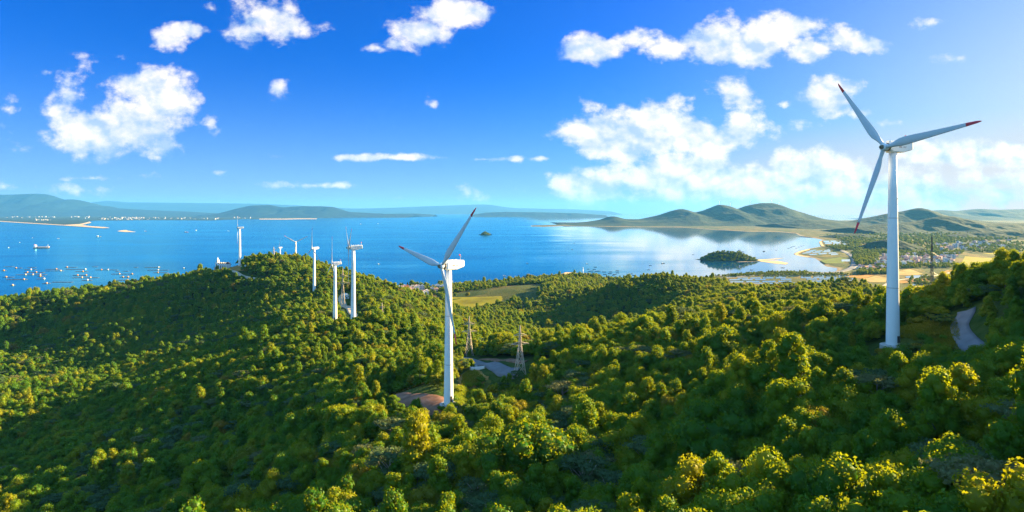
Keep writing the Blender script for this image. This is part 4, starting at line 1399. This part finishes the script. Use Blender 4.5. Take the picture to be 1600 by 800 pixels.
town(76, [(1455, 383), (1580, 374), (1585, 386), (1470, 394)], 'in the far town below the hills', 7, .9, 1.4, 17)
town(18, [(1340, 418), (1390, 417), (1388, 425), (1345, 424)], 'along the coast road', 8, .8, 1.2, 16)
town(26, [(1120, 347.5), (1225, 348.5), (1225, 352.5), (1120, 351.5)], 'on the shore under the far hill', 9, 1.6, 2.6, 40, (.3, .4, .05, .05, .1, 0, .1))
def tower_block(px, py, top, w, wall, label):
    p = sea(px, py, 4.0); z = H(p.x, p.y); h = HC - (top - HOR) / F * p.y - z
    r = empty('tower_block', (p.x, p.y, z), .35); tag(r, label, 'building')
    s = MB(); s.box((0, 0, h / 2 - 1), (w, w * .8, h + 2)); s.box((0, 0, h + .5), (w + .6, w * .8 + .6, 1.0)); s.box((w * .15, 0, h + 2.2), (w * .35, w * .3, 2.6)); s.build('wall', M[wall], r)
    nf = int(h / 3.2)
    for f in range(nf):
        s = MB()
        for k in range(5):
            x = (k + .5) / 5 * w - w / 2
            for sy in (-1, 1): s.box((x, sy * w * .4, 1.8 + 3.2 * f), (w / 5 * .55, .16, 1.6))
        for k in range(4):
            y = ((k + .5) / 4 - .5) * w * .8
            for sx in (-1, 1): s.box((sx * w * .5, y, 1.8 + 3.2 * f), (.16, w * .2 * .5, 1.6))
        s.build('window', M['window'], r)
tower_block(635.5, 457, 447.5, 9.5, 'brick', 'tall orange-brown block rising above the coastal village')
tower_block(683, 453.5, 446, 11, 'bluegrey', 'blue-grey block beside the harbour, left of its twin')
tower_block(690.5, 453.5, 446.5, 11, 'bluegrey', 'darker blue-grey block beside the harbour, next to the turbine tower')

# pale city across the water
M['city'] = plain('city_wall', (.36, .30, .24), .9, .1)
M['cityb'] = plain('city_wall_grey', (.34, .31, .28), .9, .1)
def city():
    rng = random.Random(12)
    pr = []
    for k, (w, d, h) in enumerate([(60, 40, 34), (44, 40, 60), (110, 50, 24), (36, 36, 84)]):
        s = MB(); s.mi = 0; s.box((0, 0, h / 2 - 1), (w, d, h + 2)); s.box((0, 0, h + 3), (w * .4, d * .4, 8)); s.mi = 1
        for f in range(int(h / 9)): s.box((0, 0, 5 + f * 9), (w + .6, d + .6, 2.4))
        pr.append(s.build('city_building', [M['city'] if k != 1 else M['cityb'], M['bluegrey']]))
    used = set()
    spots = []
    for k in range(74):
        u = min(max(rng.gauss(0, .5), -1.2), 1.6)
        spots.append((195 + u * 52, rng.uniform(339.8, 343.4)))
    for k in range(20): spots.append((rng.uniform(255, 345), rng.uniform(340.6, 343.2)))
    for k in range(12): spots.append((rng.uniform(50, 78), rng.uniform(343.3, 344.6)))
    for k in range(14): spots.append((rng.uniform(-2, 90), rng.uniform(338.6, 340.8)))
    for k in range(10): spots.append((rng.uniform(110, 140), rng.uniform(338.2, 340)))
    for k in range(10): spots.append((rng.uniform(365, 395), rng.uniform(340, 342)))
    for px, py in spots:
        i = rng.choices(range(4), (.4, .25, .25, .1))[0]
        o = pr[i]
        if i in used: o = o.copy(); COL.objects.link(o)
        used.add(i)
        p = sea(px, py, 2.5); o.location = (p.x, p.y, 2.5); o.rotation_euler = (0, 0, rng.uniform(-.4, .4)); sc = rng.uniform(.75, 1.25) * p.y / 14500; o.scale = (sc * .62, sc * .62, sc * .36)
        lab = ['pale low block', 'pale mid-rise block', 'long pale building', 'slim pale tower block'][i]
        tag(o, f'{lab} in the city on the far left shore', 'building', f'{lab}s in the far city')
city()

# ------------------------------------------------------------------ fields, ponds and the coast road on the plain
Mf = {'y': M['yellowfield'], 'o': plain('orange_field', (.34, .16, .03), .95, .25, .03, .1), 'g': plain('green_field', (.10, .14, .02), .95, .3, .03, .1), 'b': plain('tan_field', (.34, .24, .08), .95, .3, .03, .1)}
def pfield(c, pts, z=3.35):
    flat('field', [sea(px, py, 3)[:2] for px, py in pts], Mf[c], z)
for c, pts in [('y', [(1508,400.5),(1557,404),(1552,410),(1530,413),(1497,418),(1503,409)]), ('b', [(1497,418.4),(1530,413.6),(1551,411),(1530,423),(1500,425)]),
               ('y', [(1462,429.5),(1506,430),(1498,436),(1487,439),(1462,441)]), ('b', [(1403,424),(1421,420),(1442,428),(1432,430),(1405,430)]), ('o', [(1403,439),(1451,434.5),(1451,439),(1407,443)]),
               ('y', [(1534,396),(1577,392),(1577,399),(1548,397.5)]), ('o', [(1320,432),(1345,428.5),(1366,430),(1350,436)]), ('b', [(1347,437),(1368,431),(1386,434),(1384,441),(1360,441)]), ('y', [(1386,424),(1400,421),(1400,429),(1386,430)]),
               ('g', [(1506,426),(1540,424),(1525,432),(1508,434)]), ('o', [(1478,423),(1492,421),(1490,425),(1470,427)]), ('y', [(1315,396.5),(1327,395.5),(1347,396.5),(1336,400)]), ('g', [(1281,407),(1312,402),(1326,405),(1318,411),(1290,412)]),
               ('y', [(1560,402),(1620,396),(1630,408),(1558,411)]), ('y', [(1238,357.4),(1262,355.6),(1285,356),(1262,358)]), ('y', [(1490,373.5),(1530,370),(1600,369),(1600,372),(1540,373)]), ('b', [(1420,449),(1450,444),(1470,444),(1462,450)])]:
    pfield(c, pts)
def pond(pts, z=3.6):
    o = flat('pond', [sea(px, py, 3)[:2] for px, py in pts], M['pond'], z)
pond([(1414,432.4),(1430,430.6),(1449,430.2),(1450,433.6),(1430,434.6),(1416,434.4)]); pond([(1418,445.4),(1439,442.6),(1446,444.2),(1435,447.4)])
def ponds(quad, nu, nv, gap=.10, skip=0.0, seed=0):
    rng = random.Random(seed)
    (ax, ay), (bx, by), (cx, cy), (dx, dy) = quad
    def q(u, v):
        return ((ax * (1 - u) + bx * u) * (1 - v) + (dx * (1 - u) + cx * u) * v, (ay * (1 - u) + by * u) * (1 - v) + (dy * (1 - u) + cy * u) * v)
    for j in range(nv):
        sh = rng.uniform(-.3, .3) / nu
        for i in range(nu):
            if rng.random() < skip: continue
            u0, u1 = (i + gap) / nu + sh, (i + 1 - gap) / nu + sh; v0, v1 = (j + gap * 1.6) / nv, (j + 1 - gap * 1.6) / nv
            u0, u1 = max(u0, 0), min(u1, 1)
            if u1 - u0 < .3 / nu: continue
            pond([q(u0, v0), q(u1, v0), q(u1, v1), q(u0, v1)])
ponds([(1286,376),(1324,375.4),(1329,382.6),(1290,384.4)], 3, 3, .08, .05, 1)
ponds([(1262,391),(1311,387.6),(1314,393),(1250,397)], 4, 3, .09, .08, 2)
ponds([(1262,397.2),(1312,393.6),(1309,398.4),(1272,401)], 3, 2, .09, .15, 3)
ponds([(1118,431.6),(1330,429.6),(1335,437),(1112,439)], 11, 3, .09, .22, 4)
ponds([(1112,439.6),(1336,437.6),(1342,446),(1112,448)], 9, 3, .09, .18, 5)
ponds([(1311,405.6),(1328,405),(1328,409),(1311,409)], 1, 1, .05, 0, 6)
def plain_pts(pts): return dense([sea(px, py, 3) for px, py in pts], 25)
strip('road', plain_pts([(1306,387.5),(1318,393),(1329,398.6),(1335,405),(1335.5,412),(1331,418.5),(1318,423),(1300,426),(1270,427.6),(1200,429),(1130,434)]), 11, M['asphalt'], .5)
strip('road', plain_pts([(1380,447),(1400,438),(1440,434),(1475,428),(1510,420)]), 4, M['dirtroad'], .5)
strip('seawall', plain_pts([(1263,389.4),(1246,394),(1244,397),(1264,401)]), 6, M['sand'], 1.2)
strip('seawall', plain_pts([(1281,377),(1286,384.5),(1300,384.2)]), 6, M['sand'], 1.2)
strip('beach', plain_pts([(752,445.4),(772,443),(792,439.6),(800,438.4)]), 7, M['sand'], .3)
strip('beach', plain_pts([(870,435.8),(895,434.6),(925,434.8),(985,435.3)]), 6, M['sand'], .3)
strip('beach', plain_pts([(878,427.8),(888,426.4),(900,427.6),(908,430.6)]), 9, M['sand'], .6)

# sand spit and islands in the bay
def islet(name, px0, px1, base_py, tops, label, cat, mat, wd, seed):
    p = sea((px0 + px1) / 2, base_py); Y0 = p.y
    tops = [(a, b) for a, b in tops]
    o = ridge(name, tops, Y0 + wd, wd, mat, seed, -3.0, .10, 90, 36)
    return o
islet('island', 1094, 1180, 409, [(1093,407.5),(1099,404),(1106,399),(1113,396.5),(1123,393.2),(1129,392.6),(1138,394),(1146,395),(1153,394),(1158,396),(1166,399.5),(1174,403.5),(1181,406.5)], '', '', M['hill'], 62, 40)
islet('island', 750, 768, 367.5, [(748,367.8),(752,366.6),(756,363.6),(758.5,362.6),(761,364.2),(765,366.4),(769,367.8)], '', '', M['hill'], 70, 44)
flat('sandbar', [sea(*p)[:2] for p in [(1150,409.6),(1172,407.6),(1179,405.6),(1200,405.0),(1226,403.0),(1210,405.6),(1190,407),(1215,407.6),(1232,411.2),(1228,413.4),(1210,411.6),(1188,408.6),(1172,409)]], M['sand'], .35)
strip('embankment', plain_pts([(1229,412.6),(1250,413.6),(1272,415),(1292,417)]), 3, M['dirt'], .4)
flat('sandbar', [sea(*p)[:2] for p in [(876,429.4),(884,426.2),(898,426.4),(910,430.4),(922,434.4),(905,434.2),(893,431)]], M['sand'], 1.6)

# groves on the plain, tall enough to hide the shore road in places
GROVES = []
def grove(n, quad, seed, smin=.9, smax=1.5, kinds=(0, 1, 2, 4)):
    rng = np.random.default_rng(seed)
    (ax, ay), (bx, by), (cx, cy), (dx, dy) = quad
    u, v = rng.uniform(size=n), rng.uniform(size=n)
    px = (ax * (1 - u) + bx * u) * (1 - v) + (dx * (1 - u) + cx * u) * v
    py = (ay * (1 - u) + by * u) * (1 - v) + (dy * (1 - u) + cy * u) * v
    Y = F * (HC - 3) / (py - HOR); X = (px - 800) / F * Y
    Z = Hg(X, Y); k = Z > 2.5
    kd = rng.choice(kinds, size=n)
    GROVES.append(np.stack([X[k], Y[k], Z[k], rng.uniform(smin, smax, n)[k], rng.uniform(0, 6.28, n)[k], kd[k]], 1))
grove(420, [(1110,426.5),(1262,424.4),(1262,427.2),(1110,431)], 1, .45, .8)
grove(420, [(1110,429.8),(1320,427.6),(1330,430),(1110,432.4)], 2, .45, .8)
grove(700, [(1345,388),(1480,384),(1480,396),(1330,398)], 3, 1.1, 1.9)
grove(420, [(1330,400),(1372,396),(1374,412),(1340,416)], 4, 1.1, 1.8)
grove(260, [(1372,414),(1500,413),(1490,419),(1372,420)], 5)
grove(300, [(1400,396),(1510,392),(1500,399),(1400,402)], 6, 1.0, 1.6)
grove(300, [(1340,424),(1400,421),(1400,428),(1340,430)], 7)
grove(240, [(1290,386),(1345,382),(1345,390),(1310,392)], 8, 1.2, 1.9)
grove(900, [(1430,366),(1600,362),(1600,374),(1440,384)], 9, 1.5, 2.6)
grove(700, [(1290,368),(1440,366),(1440,382),(1330,382)], 10, 1.4, 2.4)
grove(300, [(1500,384),(1600,378),(1600,394),(1520,396)], 11, 1.2, 2.0)
grove(260, [(600,451.5),(745,448),(745,452),(600,455)], 12, .7, 1.1)
grove(200, [(665,455),(790,451),(790,462),(665,466)], 13, .7, 1.2)
grove(700, [(800,440),(985,437.4),(985,446),(800,450)], 14, .9, 1.5)
grove(120, [(1420,430),(1500,434),(1480,446),(1420,446)], 15, .8, 1.2)
grove(600, [(1095,404.5),(1176,404),(1172,407.5),(1100,408)], 16, .7, 1.2)
def island_trees():
    rng = np.random.default_rng(9)
    o = [q for q in bpy.data.objects if q.name.startswith('island')]
    for i in o:
        me = i.data; co = np.zeros(len(me.vertices) * 3, np.float32); me.vertices.foreach_get('co', co); co = co.reshape(-1, 3)
        co = co[co[:, 2] > 2.0]
        n = 500 if len(co) > 900 else 110
        k = rng.integers(0, len(co), n)
        p = co[k] + rng.normal(size=(n, 3)) * np.array([2.5, 2.5, 0])
        GROVES.append(np.stack([p[:, 0], p[:, 1], p[:, 2] - 1.0, rng.uniform(.6, 1.1, n), rng.uniform(0, 6.28, n), rng.choice([0, 1, 4], n)], 1))
island_trees()

def plant_groves():
    P = np.concatenate(GROVES)
    me = bpy.data.meshes.new('woodland')
    me.vertices.add(len(P)); me.vertices.foreach_set('co', P[:, :3].astype(np.float32).ravel())
    for nm, v in (('size', P[:, 3]), ('turn', P[:, 4]), ('stretch', RNG.uniform(.8, 1.3, len(P)))):
        a = me.attributes.new(nm, 'FLOAT', 'POINT'); a.data.foreach_set('value', v.astype(np.float32))
    a = me.attributes.new('kind', 'INT', 'POINT'); a.data.foreach_set('value', P[:, 5].astype(np.int32))
    o = bpy.data.objects.new('woodland', me); COL.objects.link(o); tag(o, kind='stuff')
    instancer(o, [pr[1] for pr in PROTO])

# ------------------------------------------------------------------ boats and fish rafts
M['hullred'] = plain('hull_red', (.55, .10, .05), .5, .1)
M['hullcream'] = plain('hull_cream', (.75, .55, .42), .5, .1)
M['hulldark'] = plain('hull_dark', (.05, .06, .08), .6, .2)
M['woodraft'] = plain('raft_timber', (.10, .09, .08), .9, .3, 1.0)
M['tarp'] = plain('orange_tarp', (.60, .26, .05), .7, .1)
def ship():
    p = sea(65, 387.6)
    r = empty('cargo_ship', (p.x, p.y, 0), R(4)); tag(r, 'cream and red cargo ship with a white bridge anchored in the bay', 'ship')
    def hull(z, b, l): return [Vector((x * l, y * b, z)) for x, y in ((-36, -5.5), (20, -6), (31, -4), (38, 0), (31, 4), (20, 6), (-36, 5.5), (-38, 3), (-38, -3))]
    s = MB(); s.loft([hull(-1, .9, .95), hull(1.9, 1, .99)]); s.build('lower_hull', M['hullred'], r)
    s = MB(); s.loft([hull(1.91, 1, .99), hull(5.2, 1.02, 1.0)]); s.box((31, 0, 6.0), (9, 7, 1.8)); s.build('hull', M['hullcream'], r)
    s = MB()
    for k in range(4): s.box((-18 + 12 * k, 0, 6.0), (10.5, 9, 1.6))
    s.build('hatch', M['hullcream'], r)
    s = MB(); s.box((-30, 0, 9), (9, 10, 7.6)); s.box((-30, 0, 14), (7, 11, 2.6)); s.build('bridge', M['white'], r)
    s = MB(); s.box((-34, 0, 15), (2.6, 3, 6)); s.build('funnel', M['hullred'], r)
    s = MB(); s.bar((30, 0, 6.5), (30, 0, 17), .9); s.bar((30, 0, 15), (22, 0, 11), .5); s.build('mast', M['white'], r)
ship()
def boat(px, py, L_, hullm, rz, label, cabin=True, group=None):
    p = sea(px, py)
    r = empty('boat', (p.x, p.y, 0), rz); tag(r, label, 'boat', group)
    k = L_ / 10
    def hl(z, b): return [Vector((x * k, y * k * b, z * k)) for x, y in ((-5, -1.2), (1.5, -1.5), (3.8, -.9), (5.4, 0), (3.8, .9), (1.5, 1.5), (-5, 1.2))]
    s = MB(); s.loft([hl(-.3, .7), hl(1.0, 1.05)]); s.build('hull', M[hullm], r)
    if cabin:
        s = MB(); s.box((-2.2 * k, 0, 1.9 * k), (2.6 * k, 2.0 * k, 1.9 * k)); s.box((-2.2 * k, 0, 2.95 * k), (3.2 * k, 2.4 * k, .2 * k)); s.build('cabin', M['white'], r)
        s = MB(); s.bar((.5 * k, 0, 1 * k), (.5 * k, 0, 4.2 * k), .16 * k); s.build('mast', M['dark'], r)
    return r
BOATS = [(154,370,32,'hullcream','cream working boat sailing below the sandbar'),(91,373,14,'hullcream','small white boat to the right of the cargo ship'),(51,372,10,'hullred','tiny pink boat behind the cargo ship'),(31,379,9,'hullred','tiny boat left of the cargo ship'),(14,387.5,12,'hullcream','tiny white boat near the left edge of the bay'),
         (291,363,28,'hullred','red boat anchored left of the hilltop turbine'),(307,360.5,26,'hullcream','cream boat behind the red anchored boat'),(357,361,18,'hullcream','pale boat just beside the hilltop turbine'),(227,361.6,18,'hullred','red boat moored next to the sandbar'),(564,350.5,30,'hullcream','cream boat far out above the turbine row'),(591,350.0,24,'hulldark','dark boat far out beside the cream boat'),
         (288,419.5,10,'hulldark','small dark boat close to the left hillside'),(592,413,9,'hullcream','small boat alone right of the turbine row'),(598,451,11,'hullcream','pale boat off the coastal village'),(649,443,9,'hullred','small pink boat off the brown block'),
         (788,431.5,10,'hullcream','small pale boat off the sandy beach'),(806,433,10,'hulldark','small dark boat near the wooded shore'),(824,412,8,'hulldark','tiny dark boat alone in mid bay'),(897,380,9,'hulldark','lone dark boat beside the bright reflection'),(894,390,9,'hulldark','dark boat just below the lone one'),(917,412.5,9,'hullcream','white boat near the rocky headland')]
for px, py, L_, hm, lab in BOATS: boat(px, py, L_, hm, R(RNG.uniform(-25, 25)), lab)
NEAR_R = [(1016,415,9),(1013,421.6,9),(1036,411.8,12),(1083,398,9),(1155,391,12),(1160,393.6,14),(1194,393,16),(1213,391,8),(1157,417,12),(1138,417,9),(1174,422,9),(1223,418.6,10),(1176,409.6,7),(1212,405,6)]
for k, (px, py, L_) in enumerate(NEAR_R):
    boat(px, py, L_, 'hulldark', R(RNG.uniform(-30, 30)), 'small dark boat on the pale water near the wooded island', k % 2 == 0, 'dark boats round the island')
for px, py in [(1232,388),(1238,385.5),(1241,384.8),(1244,388),(1248,386),(1252,384.6),(1256,383.5),(1236,386.6)]:
    boat(px, py, 9, 'hulldark', R(RNG.uniform(-30, 30)), 'small dark boat moored off the diked fish ponds', False, 'boats off the dikes')
for px, py in [(919.5,420.5),(921,424),(925.5,423.4),(927,426.5),(928.5,421),(930,417.5),(931.5,430.5),(931.6,424),(935.8,423.6),(932,429),(936,432.6),(943.5,425),(945,428.7),(954.2,425),(952.6,427.6),(958.8,430),(960.5,429),(964.6,426.4),(964.6,423.2),(986,428),(990.8,430.4)]:
    boat(px, py, 10, 'hulldark', R(RNG.uniform(-30, 30)), 'dark moored boat in the fleet off the headland', False, 'boats off the headland')

def raft(px0, px1, py, huts, label, group='fish rafts in the left bay'):
    a, b = sea(px0, py), sea(px1, py)
    L_ = (b - a).length; c = (a + b) / 2
    r = empty('fish_raft', (c.x, c.y, 0), 0); tag(r, label, 'fish raft', group)
    s = MB(); W_ = 7.0; n = max(2, int(L_ / 6))
    for k in range(n + 1): s.box((-L_ / 2 + L_ * k / n, 0, .35), (.7, W_, .5))
    for q in (-1, -.33, .33, 1): s.box((0, q * W_ / 2, .34), (L_, .9, .46))
    s.build('float_frame', M['woodraft'], r)
    for t, m in huts:
        s = MB(); x = (t - .5) * L_
        s.box((x, 0, 1.3), (3.0, 3, 1.6)); s.build('hut', M[m], r)
        s = MB()
        s.loft([[Vector((x - 1.9, -1.9, 2.11)), Vector((x + 1.9, -1.9, 2.11)), Vector((x, -1.9, 2.9))], [Vector((x - 1.9, 1.9, 2.11)), Vector((x + 1.9, 1.9, 2.11)), Vector((x, 1.9, 2.9))]]); s.build('hut_roof', M['tarp'] if m != 'white' else M['hullcream'], r)
RAFTS = [(7,21,416.8,[]),(24,34,419,[(.1,'tarp')]),(44,56,418,[]),(39,56,421.5,[(.55,'white')]),(72,92,420.8,[(.8,'tarp')]),(72,99,423.4,[(.85,'hullcream')]),(102,120,417.8,[(.15,'tarp')]),(104,135,421,[(.95,'white')]),(118,137,424.5,[(.6,'tarp')]),(38,69,425.8,[(.15,'tarp'),(.6,'tarp')]),(26,72,429.4,[(.3,'hullcream'),(.55,'hullcream'),(.8,'hullcream')]),
         (3,9,423,[(.5,'tarp')]),(6,21,433.2,[(.25,'tarp')]),(12,42,436.8,[(.85,'pink')]),(60,67,432,[(.4,'tarp')]),(58,70,436,[(.9,'white')]),(68,78,443,[(.5,'pink')]),(82,113,441,[]),(17,22.5,446,[(.5,'hullcream')]),(115,136,430.4,[(.3,'tarp'),(.93,'tarp')]),(114,154,434,[(.35,'hullcream'),(.68,'hullcream')]),(129,143,438,[(.55,'white')]),
         (145,152,417,[]),(150,184,421.8,[(.25,'tarp'),(.55,'white')]),(181,186,424.4,[]),(193,201,424,[]),(175,208,428.4,[(.95,'tarp'),(.35,'pink')]),(188,202,433.2,[(.3,'tarp'),(.85,'tarp')]),(181,214,438,[(.55,'hullcream')]),(210,215,418,[]),(227,250,418,[(.9,'white')]),(231,263,422.2,[(.5,'white')]),(240,262,426.2,[(.3,'tarp')])]
for k, (a, b, y, hs) in enumerate(RAFTS):
    lab = ['low bare raft of fish pens floating in the left bay', 'raft of fish pens with one hut in the left bay', 'raft of fish pens with two huts in the left bay', 'long raft of fish pens with three huts in the left bay'][len(hs)]
    raft(a, b, y, hs, lab, 'rafts with %s' % ['no hut', 'one hut', 'two huts', 'three huts'][len(hs)])

# slim white mast on the headland
def mast():
    p = sea(911, 433, 3); z = 1.5
    r = empty('beacon_mast', (p.x, p.y, z)); tag(r, 'slim white mast on the headland beside the moored fleet', 'mast')
    s = MB(); s.tube([((0, 0, 0), 1.2), ((0, 0, 27), .7)], 10); s.build('pole', M['white'], r)
    s = MB(); s.tube([((0, 0, -1), 2.6), ((0, 0, 1.2), 2.4)], 10); s.build('plinth', M['concrete'], r)
    s = MB(); s.ball((0, 0, 27.6), 1.0, 2); s.build('lamp_head', M['white'], r)
mast()
def pier():
    a, b = sea(703, 444.2), sea(727, 443.2)
    d = b - a; r = empty('pier', ((a.x + b.x) / 2, (a.y + b.y) / 2, 0), math.atan2(d.y, d.x)); tag(r, 'pale harbour pier on piles beside the middle turbine', 'pier')
    L_ = d.length
    s = MB(); s.box((0, 0, 2.3), (L_, 5, .6)); s.build('deck', M['pale'], r)
    for k in range(7):
        for sd in (-1, 1):
            s = MB(); s.tube([((-L_ / 2 + L_ * (k + .5) / 7, sd * 1.9, -2), .5), ((-L_ / 2 + L_ * (k + .5) / 7, sd * 1.9, 2.0), .5)], 8); s.build('pile', M['concrete'], r)
    s = MB(); s.box((-L_ * .42, 0, 5), (9, 4.4, 5)); s.box((-L_ * .42, 0, 7.6), (10, 5.2, .4)); s.build('shelter', M['pale'], r)
pier()

# ------------------------------------------------------------------ plants round the large turbine
def banana(px, py, s, label, seed):
    rng = random.Random(seed); p = hit(px, py)
    r = empty('banana_plant', p, rng.uniform(0, 6)); r.scale = (s, s, s); tag(r, label, 'plant', 'broad-leaved plants by the glade')
    m = MB(); m.tube([((0, 0, -.4), .16), ((0, 0, 1.6), .12)], 7); m.build('stem', M['leafgold'], r)
    for k in range(9):
        a = k * 2.4 + rng.uniform(-.3, .3); ln = rng.uniform(2.0, 2.9); w = .42
        V, Q = [], []
        n = 8
        for i in range(n + 1):
            t = i / n; x = ln * t * .75; z = 1.5 + ln * (t * 1.05 - t * t * .75) * rng.uniform(.97, 1.03)
            ww = w * math.sin(math.pi * min(1, t * .93 + .07)) ** .6
            c, s_ = math.cos(a), math.sin(a)
            V += [(c * x - s_ * ww, s_ * x + c * ww, z - .08), (c * x, s_ * x, z), (c * x + s_ * ww, s_ * x - c * ww, z - .08)]
        for i in range(n):
            b = i * 3; Q += [(b, b + 1, b + 4, b + 3), (b + 1, b + 2, b + 5, b + 4)]
        mesh_np('leaf', V, [np.array(Q)], M['leafbanana'], r)
BAN = [(1468,512,1.15),(1474,506,1.1),(1480,503,1.0),(1484,511,1.0),(1458,508,1.2),(1452,503,1.1),(1415,551,1.1),(1424,556,1.2),(1434,553,1.0),(1445,546,1.1),(1452,552,1.0),(1404,560,1.1)]
for k, (x, y, s) in enumerate(BAN): banana(x, y, s, 'broad-leaved banana plant beside the road glade' if k < 6 else 'broad-leaved banana plant at the large turbine foot', k); 
SHRUB = []
def shrub(px, py, s, mat, label, seed, group):
    p = hit(px, py)
    r = empty('shrub', p, seed); r.scale = (s, s, s * .9); tag(r, label, 'shrub', group)
    make_crown('shrub', M[mat], 300 + seed, 90, .3, r, 'foliage')
    m = MB()
    for k in range(4): m.tube([((0, 0, -.4), .06), ((math.cos(k * 1.6) * .5, math.sin(k * 1.6) * .5, .9), .03)], 5)
    m.build('stem', M['bark'], r)
SH = [(1410,511,1.3),(1426,508,1.6),(1440,507,1.5),(1444,532,1.2),(1436,528,1.1),(1432,544,1.0),(1386,553,1.2),(1377,556,1.3),(1462,526,.8),(1476,530,.8),(1488,528,.7),(1398,562,1.0),(1470,544,1.0),(1484,545,.9)]
for k, (x, y, s) in enumerate(SH): shrub(x, y, s, 'leafgold' if k % 3 else 'leaf', 'rounded shrub in the grassy glade beside the large turbine', k, 'shrubs in the glade')
for k, (x, y, s) in enumerate([(716,612,1.0),(730,606,1.2),(745,604,1.1),(736,616,1.0),(712,626,1.0),(690,640,1.1),(708,636,1.2),(752,596,1.1)]): shrub(x, y, s, 'leaf', 'green shrub on the lawn beside the middle turbine', 40 + k, 'shrubs by the middle turbine')

plant_forest()
plant_groves()

# ------------------------------------------------------------------ haze over the whole scene
def build_haze():
    mb = MB()
    x0, x1, y0, y1, z0, z1 = -45000, 16600, -9500, 47500, -45.0, 860.0
    mb.box(((x0 + x1) / 2, (y0 + y1) / 2, (z0 + z1) / 2), (x1 - x0, y1 - y0, z1 - z0))
    m = bpy.data.materials.new('haze_air'); m.use_nodes = True
    nt = m.node_tree; nt.nodes.clear()
    v = nt.nodes.new('ShaderNodeVolumePrincipled')
    v.inputs['Color'].default_value = (.12, .46, .98, 1)
    v.inputs['Density'].default_value = HAZE_DENSITY
    v.inputs['Anisotropy'].default_value = .12
    o = nt.nodes.new('ShaderNodeOutputMaterial'); nt.links.new(v.outputs[0], o.inputs['Volume'])
    h = mb.build('haze', m)
    tag(h, kind='stuff')
build_haze()
